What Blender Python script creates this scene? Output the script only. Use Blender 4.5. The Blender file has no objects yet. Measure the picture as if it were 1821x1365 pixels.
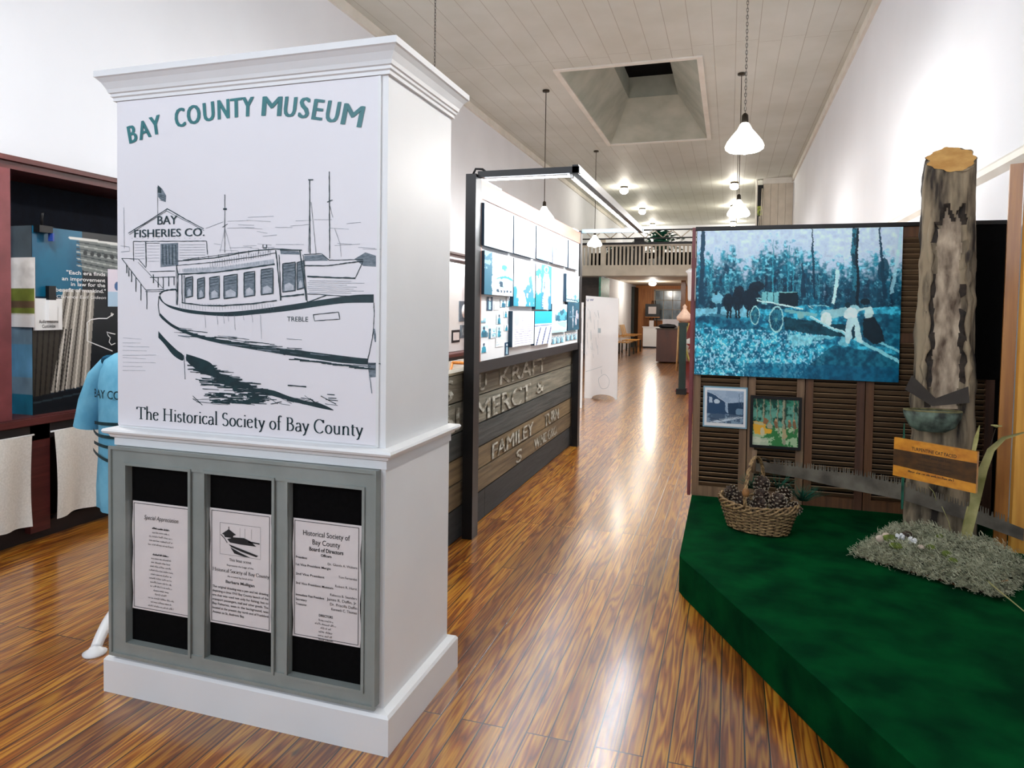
import bpy, math, random
import numpy as np
from mathutils import Vector, Matrix
from mathutils.geometry import tessellate_polygon
random.seed(7)
PI = math.pi
SC = bpy.context.scene
COL = SC.collection

# ------------------------------------------------------------------ camera
F_PX, CX, CY, HC = 1219.0, 910.5, 586.0, 1.5
def _cam(yaw, pitch, roll):
    y, p, r = [math.radians(a) for a in (yaw, pitch, roll)]
    fw = Vector((-math.sin(y) * math.cos(p), math.cos(y) * math.cos(p), math.sin(p)))
    rt = Vector((math.cos(y), math.sin(y), 0)); up = rt.cross(fw)
    return (math.cos(r) * rt + math.sin(r) * up), (-math.sin(r) * rt + math.cos(r) * up), fw
RT, UP, FW = _cam(17.6, -1.7, 0.78)
cam_data = bpy.data.cameras.new('camera'); cam = bpy.data.objects.new('camera', cam_data); COL.objects.link(cam)
m = Matrix((RT, UP, -FW)).transposed().to_4x4(); m.translation = Vector((0, 0, HC)); cam.matrix_world = m
cam_data.sensor_width = 36; cam_data.lens = F_PX / 1821 * 36; cam_data.shift_y = -(682.5 - CY) / 1821
cam_data.clip_start = 0.05; cam_data.clip_end = 200
SC.camera = cam
SC.view_settings.view_transform = 'Standard'; SC.view_settings.look = 'None'
SC.view_settings.gamma = 1; SC.view_settings.use_curve_mapping = False
SC.view_settings.exposure = 0.55

# ------------------------------------------------------------------ world and large lights
world = bpy.data.worlds.new('world'); SC.world = world; world.use_nodes = True
world.node_tree.nodes['Background'].inputs[0].default_value = (0.75, 0.85, 1, 1)
world.node_tree.nodes['Background'].inputs[1].default_value = 1.5
def area(name, loc, direction, sx, sy, power, color=(1, 1, 1), spread=PI):
    l = bpy.data.lights.new(name, 'AREA'); l.shape = 'RECTANGLE'; l.size = sx; l.size_y = sy; l.energy = power; l.color = color
    l.spread = spread
    o = bpy.data.objects.new(name, l); COL.objects.link(o); o.location = loc
    o.rotation_euler = Vector(direction).to_track_quat('-Z', 'Y').to_euler(); return o
def point(name, loc, power, color, r=0.06):
    l = bpy.data.lights.new(name, 'POINT'); l.energy = power; l.color = color; l.shadow_soft_size = r
    o = bpy.data.objects.new(name, l); COL.objects.link(o); o.location = loc; return o
DAY = (0.86, 0.92, 1.0)
area('window_daylight', (-2.9, -2.9, 3.4), (0, 1, 0.12), 3.2, 2.2, 80, DAY)
area('window_daylight', (0.75, -2.9, 3.9), (0.15, 1, 0.35), 1.4, 1.2, 14, DAY)
WARM = (1.0, 0.93, 0.82)
CEIL = 5.4; XL, XR = -4.8, 1.66; YB = 32.0
PEND = [(0.1, 7.1), (0.1, 11.9), (0.1, 16.7), (-3.2, 7.1), (-3.2, 11.9), (-3.2, 16.7), (-3.2, 2.3), (0.1, 2.3)]
for x, y in PEND[:6]:
    point('pendant_bulb', (x, y, 3.02), 100 if y < 10 else 62, (1, 0.965, 0.92), 0.07)
point('pendant_bulb', (-3.2, 2.3, 3.02), 60, (1, 0.97, 0.94), 0.07)
point('pendant_bulb', (0.1, 2.3, 3.02), 26, (1, 0.97, 0.94), 0.07)  # unseen lamp added to the row to brighten the pillar's side face
GLOBES = [(-3.25, 21.7), (0.05, 21.7), (-3.25, 26.4), (0.05, 26.4), (-3.35, 31.0), (0.05, 31.0)]
for x, y in GLOBES: point('globe_bulb', (x, y, 5.12), 32, WARM, 0.08)
area('tube_light', (-0.965, 5.8, 2.33), (-0.62, 0, -0.78), 0.06, 3.1, 62, (0.93, 0.97, 1.0)).rotation_euler = (0, math.radians(56), 0)
area('case_strip_light', (-4.25, 9.0, 2.27), (-0.3, 0, -1), 0.08, 5.0, 60, (0.95, 0.98, 1.0)).rotation_euler = (0, math.radians(12), 0)
point('mezzanine_bulb', (-2.75, 25.8, 2.36), 55, WARM, 0.08)

# ------------------------------------------------------------------ helpers
def ray(u, v): return RT * (u - CX) / F_PX - UP * (v - CY) / F_PX + FW
def on(u, v, ax, val):
    d = ray(u, v); o = Vector((0, 0, HC)); t = (val - o[ax]) / d[ax]; return o + d * t
def atX(u, v, x): return on(u, v, 0, x)
def atY(u, v, y): return on(u, v, 1, y)
def atZ(u, v, z): return on(u, v, 2, z)
def lin(c): 
    return tuple(((x / 255) / 12.92 if x / 255 <= 0.04045 else ((x / 255 + 0.055) / 1.055) ** 2.4) for x in c)

def mat(name, c1, c2=None, rough=0.6, scale=6.0, stretch=(1, 1, 1), bump=0.0, metal=0.0, coat=0.0, detail=4, emit=None, es=0.0, lo=0.35, hi=0.65, spec=0.5):
    M = bpy.data.materials.new(name); M.use_nodes = True; nt = M.node_tree; N = nt.nodes; Lk = nt.links
    b = N['Principled BSDF']; b.inputs['Roughness'].default_value = rough; b.inputs['Metallic'].default_value = metal
    b.inputs['Coat Weight'].default_value = coat; b.inputs['Coat Roughness'].default_value = 0.12
    b.inputs['Specular IOR Level'].default_value = spec
    if c2 is None: c2 = tuple(x * 0.93 for x in c1)
    tc = N.new('ShaderNodeTexCoord'); mp = N.new('ShaderNodeMapping'); mp.inputs['Scale'].default_value = stretch
    nz = N.new('ShaderNodeTexNoise'); nz.inputs['Scale'].default_value = scale; nz.inputs['Detail'].default_value = detail
    cr = N.new('ShaderNodeValToRGB'); cr.color_ramp.elements[0].position = lo; cr.color_ramp.elements[1].position = hi
    cr.color_ramp.elements[0].color = (*lin(c2), 1); cr.color_ramp.elements[1].color = (*lin(c1), 1)
    Lk.new(tc.outputs['Object'], mp.inputs[0]); Lk.new(mp.outputs[0], nz.inputs['Vector']); Lk.new(nz.outputs['Fac'], cr.inputs[0])
    Lk.new(cr.outputs[0], b.inputs['Base Color'])
    if bump:
        bp = N.new('ShaderNodeBump'); bp.inputs['Strength'].default_value = bump; bp.inputs['Distance'].default_value = 0.01
        Lk.new(nz.outputs['Fac'], bp.inputs['Height']); Lk.new(bp.outputs[0], b.inputs['Normal'])
    if emit: b.inputs['Emission Color'].default_value = (*lin(emit), 1); b.inputs['Emission Strength'].default_value = es
    return M

class MB:
    def __init__(s): s.v = []; s.f = []; s.m = []; s.sm = []
    def add(s, vs, fs, mi=0, smooth=False):
        k = len(s.v); s.v += [tuple(p) for p in vs]
        for f in fs: s.f.append(tuple(i + k for i in f)); s.m.append(mi); s.sm.append(smooth)
        return s
    def box(s, x0, x1, y0, y1, z0, z1, mi=0):
        return s.obox(((x0 + x1) / 2, (y0 + y1) / 2, (z0 + z1) / 2), ((x1 - x0), 0, 0), (0, (y1 - y0), 0), (0, 0, (z1 - z0)), mi)
    def obox(s, c, a, b, d, mi=0):
        c, a, b, d = Vector(c), Vector(a) / 2, Vector(b) / 2, Vector(d) / 2
        vs = [c + i * a + j * b + k * d for i in (-1, 1) for j in (-1, 1) for k in (-1, 1)]
        fs = [(0, 1, 3, 2), (4, 6, 7, 5), (0, 4, 5, 1), (2, 3, 7, 6), (0, 2, 6, 4), (1, 5, 7, 3)]
        if a.cross(b).dot(d) < 0: fs = [f[::-1] for f in fs]
        return s.add(vs, fs, mi)
    def tube(s, pts, r, n=8, mi=0, cap=True, flat=1.0):
        pts = [Vector(p) for p in pts]; L = len(pts)
        rs = r if isinstance(r, (list, tuple)) else [r] * L
        ref = Vector((0, 0, 1)); vs = []; t0 = (pts[1] - pts[0]).normalized()
        if abs(t0.dot(ref)) > 0.9: ref = Vector((1, 0, 0))
        a = ref.cross(t0).normalized()
        for i in range(L):
            t = (pts[min(i + 1, L - 1)] - pts[max(i - 1, 0)])
            t = t.normalized() if t.length > 1e-9 else t0
            a = (a - t * a.dot(t)); a = a.normalized() if a.length > 1e-6 else t.orthogonal().normalized()
            b = t.cross(a)
            for k in range(n):
                g = 2 * PI * k / n; vs.append(pts[i] + (a * math.cos(g) + b * math.sin(g) * flat) * rs[i])
        fs = [(i * n + k, i * n + (k + 1) % n, (i + 1) * n + (k + 1) % n, (i + 1) * n + k) for i in range(L - 1) for k in range(n)]
        if cap: fs += [tuple(range(n))[::-1], tuple(range((L - 1) * n, L * n))]
        return s.add(vs, fs, mi, True)
    def lathe(s, prof, c, n=24, mi=0, sx=1, sy=1, a0=0, a1=2 * PI, axis=None):
        c = Vector(c); full = abs(a1 - a0 - 2 * PI) < 1e-6; cols = n if full else n + 1; vs = []
        q = Vector((0, 0, 1)).rotation_difference(Vector(axis)) if axis else None
        for r, z in prof:
            for k in range(cols):
                g = a0 + (a1 - a0) * k / n; p = Vector((r * math.cos(g) * sx, r * math.sin(g) * sy, z))
                vs.append(c + (q @ p if q else p))
        fs = []
        for i in range(len(prof) - 1):
            for k in range(n):
                k2 = (k + 1) % cols
                fs.append((i * cols + k, i * cols + k2, (i + 1) * cols + k2, (i + 1) * cols + k))
        return s.add(vs, fs, mi, True)
    def prism(s, pts, ext, mi=0):                # planar polygon (3d points) extruded by vector ext
        pts = [Vector(p) for p in pts]; n = len(pts); e = Vector(ext)
        tri = tessellate_polygon([pts]); vs = pts + [p + e for p in pts]
        nrm = Vector((0, 0, 0))
        for i in range(n): nrm += pts[i].cross(pts[(i + 1) % n])
        fl = nrm.dot(e) > 0
        s.add(vs, [], mi); k = len(s.v) - 2 * n
        for t in tri:
            a = pts[t[1]] - pts[t[0]]; b = pts[t[2]] - pts[t[0]]; up = a.cross(b).dot(e) > 0
            t = t if not up else t[::-1]
            s.f.append(tuple(k + i for i in t)); s.f.append(tuple(k + n + i for i in t[::-1])); s.m += [mi, mi]; s.sm += [False, False]
        for i in range(n):
            q = (i, (i + 1) % n, n + (i + 1) % n, n + i)
            if not fl: q = q[::-1]
            s.f.append(tuple(k + j for j in q)); s.m.append(mi); s.sm.append(False)
        return s
    def build(s, name, mats, parent=None, base=True):
        me = bpy.data.meshes.new(name)
        root = parent
        while root is not None and root.parent is not None: root = root.parent
        if root is not None: off = Vector(root.location)
        elif base and s.v:
            a = np.array(s.v); off = Vector(((a[:, 0].min() + a[:, 0].max()) / 2, (a[:, 1].min() + a[:, 1].max()) / 2, a[:, 2].min()))
        else: off = Vector((0, 0, 0))
        me.from_pydata([(x - off.x, y - off.y, z - off.z) for x, y, z in s.v], [], s.f)
        mats = mats if isinstance(mats, (list, tuple)) else [mats]
        for mm in mats: me.materials.append(mm)
        me.polygons.foreach_set('material_index', s.m); me.polygons.foreach_set('use_smooth', s.sm)
        me.update()
        o = bpy.data.objects.new(name, me); COL.objects.link(o)
        if root is not None: o.parent = parent
        else: o.location = off
        return o

def tag(o, label=None, cat=None, group=None, kind=None):
    if label: o['label'] = label
    if cat: o['category'] = cat
    if group: o['group'] = group
    if kind: o['kind'] = kind
    return o
def thing(name, loc, label, cat, group=None):
    o = bpy.data.objects.new(name, None); COL.objects.link(o); o.location = loc; o.empty_display_size = 0.1
    return tag(o, label, cat, group)
def struct(name, mb, mt): return tag(mb.build(name, mt, None, False), kind='structure')
def bx(*a): return MB().box(*a)
def copy_tree(o, parent=None):
    c = o.copy(); COL.objects.link(c)
    if parent: c.parent = parent
    for ch in list(o.children): copy_tree(ch, c)
    return c

# --- flat artwork on a plane: origin O, right vector U, up vector V, outward normal Nn (unit vectors, metres)
class Plane:
    def __init__(s, O, U, V): s.O, s.U, s.V = Vector(O), Vector(U).normalized(), Vector(V).normalized(); s.N = s.U.cross(s.V)
    def p(s, x, y, d=0): return s.O + s.U * x + s.V * y + s.N * d
def rib(mb, pl, pts, w, d=0.0006, mi=0):         # pts 2-D; w a width, or one width per point
    P = [np.array(q, float) for q in pts]; n = len(P); ws = w if isinstance(w, (list, tuple)) else [w] * n; vs = []
    for i in range(n):
        t = P[min(i + 1, n - 1)] - P[max(i - 1, 0)]; t = t / (np.linalg.norm(t) + 1e-9); q = np.array([-t[1], t[0]]) * ws[i] / 2
        vs += [pl.p(*(P[i] + q), d), pl.p(*(P[i] - q), d)]
    mb.add(vs, [(2 * i, 2 * i + 1, 2 * i + 3, 2 * i + 2) for i in range(n - 1)], mi)
def fill(mb, pl, pts, d=0.0004, mi=0):
    vs = [pl.p(x, y, d) for x, y in pts]; k = len(mb.v); mb.add(vs, [], mi)
    for t in tessellate_polygon([[Vector((x, y, 0)) for x, y in pts]]):
        a, b, c = [Vector((*pts[i], 0)) for i in t]
        if (b - a).cross(c - a).z < 0: t = t[::-1]
        mb.f.append(tuple(k + i for i in t)); mb.m.append(mi); mb.sm.append(False)
_tx = {}
def text_shape(s, bold=0.0):
    key = (s, bold)
    if key in _tx: return _tx[key]
    cu = bpy.data.curves.new('t', 'FONT'); cu.body = s; cu.size = 1; cu.offset = bold; cu.resolution_u = 3
    o = bpy.data.objects.new('t', cu); COL.objects.link(o); bpy.context.view_layer.update()
    me = o.evaluated_get(bpy.context.evaluated_depsgraph_get()).to_mesh()
    vs = [(v.co.x, v.co.y) for v in me.vertices]; fs = [tuple(p.vertices) for p in me.polygons]
    _tx[key] = (vs, fs); COL.objects.unlink(o); bpy.data.objects.remove(o); bpy.data.curves.remove(cu)
    return _tx[key]
def text(mb, pl, s, x, y, size, width=None, bold=0.0, rot=0, al='l', d=0.0007, mi=0, slant=0):
    vs, fs = text_shape(s, bold)
    if not vs: return
    a = np.array(vs); w = a[:, 0].max() - a[:, 0].min(); x0 = a[:, 0].min()
    sx = size if width is None else width / w
    if al == 'c': x = x - w * sx / 2 * math.cos(rot); y = y - w * sx / 2 * math.sin(rot)
    if al == 'r': x -= w * sx
    c, sn = math.cos(rot), math.sin(rot); out = []
    for px_, py_ in vs:
        qx = (px_ - x0) * sx + slant * py_ * size; qy = py_ * size
        out.append(pl.p(x + qx * c - qy * sn, y + qx * sn + qy * c, d))
    f2 = []
    for f in fs:
        A, B, C = [Vector(out[i]) for i in f[:3]]
        f2.append(f if (B - A).cross(C - A).dot(pl.N) > 0 else f[::-1])
    mb.add(out, f2, mi)
def scribble(mb, pl, x, y, w, h, seed=0, mi=0, d=0.0007, wt=1.0):   # a line of tiny writing too small to read
    r = random.Random(seed); cx = x
    while cx < x + w:
        for _ in range(r.randint(3, 8)):
            if cx > x + w: break
            hh = h * r.choice((0.6, 0.62, 1.0, 0.6)); t = h * 0.13 * wt
            rib(mb, pl, [(cx, y), (cx + h * 0.02, y + hh)], t, d, mi)
            if r.random() < 0.8: rib(mb, pl, [(cx, y + hh * r.random()), (cx + h * 0.38, y + hh * r.random() * 0.8)], t, d, mi)
            cx += h * 0.5
        cx += h * 0.35

# --- a print drawn in numpy and laid down as a vertex-coloured sheet
def fbm(h, w, cell, seed, octs=4, ax=1.0):
    rs = np.random.RandomState(seed); out = np.zeros((h, w)); amp = 1; tot = 0
    for o in range(octs):
        c = cell / 2 ** o; gh, gw = int(h / c) + 3, int(w / (c * ax)) + 3
        g = rs.rand(gh, gw); yy = np.linspace(0, h / c, h); xx = np.linspace(0, w / (c * ax), w)
        yi = np.minimum(yy.astype(int), gh - 2); xi = np.minimum(xx.astype(int), gw - 2); fy = (yy - yi)[:, None]; fx = (xx - xi)[None]
        fy = fy * fy * (3 - 2 * fy); fx = fx * fx * (3 - 2 * fx)
        a = g[yi][:, xi]; b = g[yi][:, xi + 1]; c_ = g[yi + 1][:, xi]; d = g[yi + 1][:, xi + 1]
        out += amp * ((a * (1 - fx) + b * fx) * (1 - fy) + (c_ * (1 - fx) + d * fx) * fy); tot += amp; amp *= 0.55
        if c < 1.5: break
    return out / tot
class Cv:
    def __init__(s, w, h, src, bg=(255, 255, 255)):
        s.w, s.h = w, h; s.src = src; s.a = np.ones((h, w, 3)) * np.array(bg, float)
        yy, xx = np.mgrid[0:h, 0:w]; s.X = src[0] + (xx + 0.5) / w * (src[2] - src[0]); s.Y = src[1] + (yy + 0.5) / h * (src[3] - src[1])
    def warp(s, amt, cell, seed=77):
        s.X = s.X + (fbm(s.h, s.w, cell, seed, 4) - .5) * amt + (fbm(s.h, s.w, 3, seed + 2, 1) - .5) * amt * .35; s.Y = s.Y + (fbm(s.h, s.w, cell, seed + 1, 4) - .5) * amt + (fbm(s.h, s.w, 3, seed + 3, 1) - .5) * amt * .35; return s
    def mask(s, m, c, al=1.0):
        m = (np.asarray(m, float) * al)[..., None]; s.a = s.a * (1 - m) + np.array(c, float) * m; return s
    def polym(s, pts):
        m = np.zeros((s.h, s.w), bool); n = len(pts)
        for i in range(n):
            x1, y1 = pts[i]; x2, y2 = pts[(i + 1) % n]
            if y1 == y2: continue
            c = ((s.Y >= min(y1, y2)) & (s.Y < max(y1, y2))); xi = x1 + (s.Y - y1) * (x2 - x1) / (y2 - y1); m ^= c & (s.X < xi)
        return m
    def poly(s, pts, c, al=1.0): return s.mask(s.polym(pts), c, al)
    def line(s, pts, w, c, al=1.0):
        m = np.zeros((s.h, s.w), bool)
        for (x1, y1), (x2, y2) in zip(pts[:-1], pts[1:]):
            dx, dy = x2 - x1, y2 - y1; t = np.clip(((s.X - x1) * dx + (s.Y - y1) * dy) / (dx * dx + dy * dy + 1e-9), 0, 1)
            m |= ((s.X - x1 - t * dx) ** 2 + (s.Y - y1 - t * dy) ** 2) < (w / 2) ** 2
        return s.mask(m, c, al)
    def ell(s, x, y, rx, ry, c, al=1.0): return s.mask(((s.X - x) / rx) ** 2 + ((s.Y - y) / ry) ** 2 < 1, c, al)
    def ring(s, x, y, rx, ry, t, c):
        q = np.sqrt(((s.X - x) / rx) ** 2 + ((s.Y - y) / ry) ** 2); return s.mask(abs(q - 1) < t, c)
_pm = {}
def print_mat(gloss):
    if gloss in _pm: return _pm[gloss]
    M = bpy.data.materials.new('printed_sheet'); M.use_nodes = True; nt = M.node_tree; b = nt.nodes['Principled BSDF']
    at = nt.nodes.new('ShaderNodeAttribute'); at.attribute_name = 'ink'; nt.links.new(at.outputs['Color'], b.inputs['Base Color'])
    b.inputs['Roughness'].default_value = gloss; b.inputs['Specular IOR Level'].default_value = 0.35; _pm[gloss] = M; return M
def sheet(name, cv, TL, Uv, Dv, parent, gloss=0.4):   # TL top-left corner, Uv full right vector, Dv full down vector
    TL, Uv, Dv = Vector(TL), Vector(Uv), Vector(Dv); root = parent
    while root is not None and root.parent is not None: root = root.parent
    off = Vector(root.location) if root is not None else Vector((0, 0, 0))
    w, h = cv.w, cv.h; gx, gy = np.meshgrid(np.linspace(0, 1, w), np.linspace(0, 1, h))
    co = np.array(TL - off)[None, None] + gx[..., None] * np.array(Uv) + gy[..., None] * np.array(Dv); co = co.reshape(-1, 3)
    idx = np.arange(w * h).reshape(h, w); q = np.stack([idx[:-1, :-1], idx[1:, :-1], idx[1:, 1:], idx[:-1, 1:]], -1).reshape(-1, 4)
    me = bpy.data.meshes.new(name); me.vertices.add(w * h); me.vertices.foreach_set('co', co.ravel())
    me.loops.add(q.size); me.loops.foreach_set('vertex_index', q.ravel().astype(np.int32)); me.polygons.add(len(q))
    me.polygons.foreach_set('loop_start', np.arange(0, q.size, 4, dtype=np.int32)); me.update(calc_edges=True)
    s = np.clip(cv.a, 0, 255) / 255; l = np.where(s <= 0.04045, s / 12.92, ((s + 0.055) / 1.055) ** 2.4).reshape(-1, 3)
    at = me.color_attributes.new('ink', 'FLOAT_COLOR', 'POINT'); at.data.foreach_set('color', np.concatenate([l, np.ones((len(l), 1))], 1).ravel())
    me.materials.append(print_mat(gloss)); o = bpy.data.objects.new(name, me); COL.objects.link(o); o.parent = parent
    return o

# ------------------------------------------------------------------ materials
def floor_mat():
    M = bpy.data.materials.new('heart_pine_floor'); M.use_nodes = True; nt = M.node_tree; N = nt.nodes; L = nt.links; b = N['Principled BSDF']
    def nd(t, **k):
        n = N.new(t)
        for a, v in k.items(): setattr(n, a, v)
        return n
    tc = nd('ShaderNodeTexCoord'); sp = nd('ShaderNodeSeparateXYZ'); L.new(tc.outputs['Object'], sp.inputs[0])
    cb = nd('ShaderNodeCombineXYZ'); L.new(sp.outputs['Y'], cb.inputs['X']); L.new(sp.outputs['X'], cb.inputs['Y'])
    br = nd('ShaderNodeTexBrick'); L.new(cb.outputs[0], br.inputs['Vector']); br.offset = 0.37; br.offset_frequency = 3
    br.inputs['Scale'].default_value = 1; br.inputs['Brick Width'].default_value = 2.3; br.inputs['Row Height'].default_value = 0.082
    br.inputs['Mortar Size'].default_value = 0.0026; br.inputs['Mortar Smooth'].default_value = 0.2
    br.inputs['Color1'].default_value = (0, 0, 0, 1); br.inputs['Color2'].default_value = (1, 1, 1, 1); br.inputs['Mortar'].default_value = (0.5, 0.5, 0.5, 1)
    # per plank shift of the grain
    sh = nd('ShaderNodeVectorMath', operation='MULTIPLY'); L.new(br.outputs['Color'], sh.inputs[0]); sh.inputs[1].default_value = (17, 9, 5)
    ad = nd('ShaderNodeVectorMath', operation='ADD'); L.new(tc.outputs['Object'], ad.inputs[0]); L.new(sh.outputs[0], ad.inputs[1])
    mp = nd('ShaderNodeMapping'); mp.inputs['Scale'].default_value = (7, 0.42, 1); L.new(ad.outputs[0], mp.inputs[0])
    nz = nd('ShaderNodeTexNoise'); nz.inputs['Scale'].default_value = 1.6; nz.inputs['Detail'].default_value = 3; nz.inputs['Distortion'].default_value = 0.15; L.new(mp.outputs[0], nz.inputs['Vector'])
    # cathedral grain: rings of the noise
    mu = nd('ShaderNodeMath', operation='MULTIPLY'); mu.inputs[1].default_value = 11; L.new(nz.outputs['Fac'], mu.inputs[0])
    fr = nd('ShaderNodeMath', operation='PINGPONG'); fr.inputs[1].default_value = 0.5; L.new(mu.outputs[0], fr.inputs[0])
    mp2 = nd('ShaderNodeMapping'); mp2.inputs['Scale'].default_value = (120, 3, 1); L.new(ad.outputs[0], mp2.inputs[0])
    nf = nd('ShaderNodeTexNoise'); nf.inputs['Scale'].default_value = 1; nf.inputs['Detail'].default_value = 4; L.new(mp2.outputs[0], nf.inputs['Vector'])
    cr = nd('ShaderNodeValToRGB'); e = cr.color_ramp.elements
    e[0].position = 0.0; e[0].color = (*lin((128, 66, 12)), 1); e[1].position = 0.42; e[1].color = (*lin((206, 146, 44)), 1)
    x = e.new(0.18); x.color = (*lin((172, 98, 18)), 1)
    L.new(fr.outputs[0], cr.inputs[0])
    mx = nd('ShaderNodeMixRGB', blend_type='MULTIPLY'); mx.inputs[0].default_value = 0.75; L.new(cr.outputs[0], mx.inputs[1])
    c2 = nd('ShaderNodeValToRGB'); c2.color_ramp.elements[0].position = 0.3; c2.color_ramp.elements[0].color = (0.45, 0.38, 0.3, 1); c2.color_ramp.elements[1].position = 0.62; c2.color_ramp.elements[1].color = (1, 1, 1, 1)
    L.new(nf.outputs['Fac'], c2.inputs[0]); L.new(c2.outputs[0], mx.inputs[2])
    tn = nd('ShaderNodeValToRGB'); te = tn.color_ramp.elements; te[0].color = (0.5, 0.42, 0.36, 1); te[1].color = (1.0, 1.0, 1.0, 1); q = te.new(0.5); q.color = (0.82, 0.76, 0.66, 1)
    L.new(br.outputs['Color'], tn.inputs[0])
    m2 = nd('ShaderNodeMixRGB', blend_type='MULTIPLY'); m2.inputs[0].default_value = 0.85; L.new(mx.outputs[0], m2.inputs[1]); L.new(tn.outputs[0], m2.inputs[2])
    # dark knots and old stains
    ns = nd('ShaderNodeTexNoise'); ns.inputs['Scale'].default_value = 1.0; ns.inputs['Detail'].default_value = 3; mp3 = nd('ShaderNodeMapping'); mp3.inputs['Scale'].default_value = (16, 5, 1)
    L.new(ad.outputs[0], mp3.inputs[0]); L.new(mp3.outputs[0], ns.inputs['Vector'])
    c3 = nd('ShaderNodeValToRGB'); c3.color_ramp.elements[0].position = 0.70; c3.color_ramp.elements[0].color = (0, 0, 0, 1); c3.color_ramp.elements[1].position = 0.78; c3.color_ramp.elements[1].color = (0.85, 0.85, 0.85, 1)
    L.new(ns.outputs['Fac'], c3.inputs[0])
    m3 = nd('ShaderNodeMixRGB'); L.new(c3.outputs[0], m3.inputs[0]); L.new(m2.outputs[0], m3.inputs[1]); m3.inputs[2].default_value = (*lin((42, 34, 30)), 1)
    m4 = nd('ShaderNodeMixRGB'); L.new(br.outputs['Fac'], m4.inputs[0]); L.new(m3.outputs[0], m4.inputs[1]); m4.inputs[2].default_value = (*lin((14, 8, 5)), 1)
    L.new(m4.outputs[0], b.inputs['Base Color'])
    rr = nd('ShaderNodeMapRange'); rr.inputs['To Min'].default_value = 0.26; rr.inputs['To Max'].default_value = 0.42; L.new(nf.outputs['Fac'], rr.inputs[0]); L.new(rr.outputs[0], b.inputs['Roughness'])
    b.inputs['Coat Weight'].default_value = 1.0; b.inputs['Coat Roughness'].default_value = 0.19; b.inputs['Coat IOR'].default_value = 1.6
    bp = nd('ShaderNodeBump'); bp.inputs['Strength'].default_value = 0.25; bp.inputs['Distance'].default_value = 0.002
    iv = nd('ShaderNodeMath', operation='SUBTRACT'); iv.inputs[0].default_value = 1; L.new(br.outputs['Fac'], iv.inputs[1])
    wv = nd('ShaderNodeTexNoise'); wv.inputs['Scale'].default_value = 3.5; L.new(tc.outputs['Object'], wv.inputs['Vector'])
    sm = nd('ShaderNodeMath', operation='MULTIPLY_ADD'); sm.inputs[1].default_value = 1.2; L.new(wv.outputs['Fac'], sm.inputs[0]); L.new(iv.outputs[0], sm.inputs[2])
    L.new(sm.outputs[0], bp.inputs['Height']); L.new(bp.outputs[0], b.inputs['Normal']); L.new(bp.outputs[0], b.inputs['Coat Normal'])
    return M
def ceiling_mat():
    M = mat('painted_ceiling_boards', (204, 206, 199), (194, 196, 187), 0.6, 1.2); nt = M.node_tree; N = nt.nodes; L = nt.links; b = N['Principled BSDF']
    tc = N.new('ShaderNodeTexCoord'); sp = N.new('ShaderNodeSeparateXYZ'); cb = N.new('ShaderNodeCombineXYZ'); L.new(tc.outputs['Object'], sp.inputs[0])
    L.new(sp.outputs['Y'], cb.inputs['X']); L.new(sp.outputs['X'], cb.inputs['Y'])
    br = N.new('ShaderNodeTexBrick'); L.new(cb.outputs[0], br.inputs['Vector']); br.inputs['Scale'].default_value = 1; br.inputs['Brick Width'].default_value = 5.3
    br.inputs['Row Height'].default_value = 0.31; br.inputs['Mortar Size'].default_value = 0.0035; br.inputs['Mortar Smooth'].default_value = 0.0; br.inputs['Color1'].default_value = br.inputs['Color2'].default_value = (1, 1, 1, 1); br.offset = 0.02
    old = b.inputs['Base Color'].links[0].from_socket
    mx = N.new('ShaderNodeMixRGB'); L.new(br.outputs['Fac'], mx.inputs[0]); L.new(old, mx.inputs[1]); mx.inputs[2].default_value = (*lin((160, 156, 144)), 1)
    L.new(mx.outputs[0], b.inputs['Base Color'])
    bp = N.new('ShaderNodeBump'); bp.inputs['Strength'].default_value = 0.6; bp.inputs['Distance'].default_value = 0.006; bp.invert = True
    L.new(br.outputs['Fac'], bp.inputs['Height']); L.new(bp.outputs[0], b.inputs['Normal']); return M
def wood(name, c1, c2, axis=1, scale=1.0, rough=0.55, bump=0.3, coat=0.0):
    st = [38, 38, 38]; st[axis] = 2.2
    return mat(name, c1, c2, rough, scale, tuple(st), bump, coat=coat, detail=5, lo=0.3, hi=0.7)

M_floor = floor_mat(); M_ceil = ceiling_mat()
M_wall = mat('white_plaster_wall', (228, 231, 237), (222, 225, 231), 0.75, 0.8)
M_wallR = mat('white_plaster_wall_right', (228, 231, 237), (223, 226, 232), 0.75, 0.8)
M_trim = mat('white_trim_paint', (225, 222, 214), (214, 210, 200), 0.55, 3)
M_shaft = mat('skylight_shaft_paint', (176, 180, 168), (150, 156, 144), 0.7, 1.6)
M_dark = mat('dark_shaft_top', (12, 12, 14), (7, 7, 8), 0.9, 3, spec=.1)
M_white = mat('white_gloss_paint', (232, 233, 234), (228, 229, 230), 0.38, 3, bump=0.02)
M_print = mat('white_print_sheet', (233, 231, 236), (230, 228, 233), 0.42, 2)
M_ink = mat('teal_black_ink', (14, 52, 58), (10, 40, 48), 0.5, 30)
M_inkg = mat('grey_ink_wash', (128, 140, 150), (92, 106, 118), 0.6, 60, (1, 1, 4))
M_ink2 = mat('pale_ink_wash', (196, 200, 208), (170, 178, 188), 0.6, 60)
M_teal = mat('teal_lettering', (30, 118, 122), (22, 104, 110), 0.4, 8)
M_case = mat('grey_case_frame', (150, 156, 152), (140, 147, 143), 0.42, 8, metal=0.15)
M_black = mat('black_felt', (9, 8, 9), (5, 5, 5), 0.95, 60, bump=0.05, spec=.1)
M_blackp = mat('black_satin_paint', (20, 20, 22), (14, 14, 16), 0.4, 10, spec=.35)
M_paper = mat('cream_paper', (222, 214, 212), (216, 208, 207), 0.8, 10)
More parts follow.
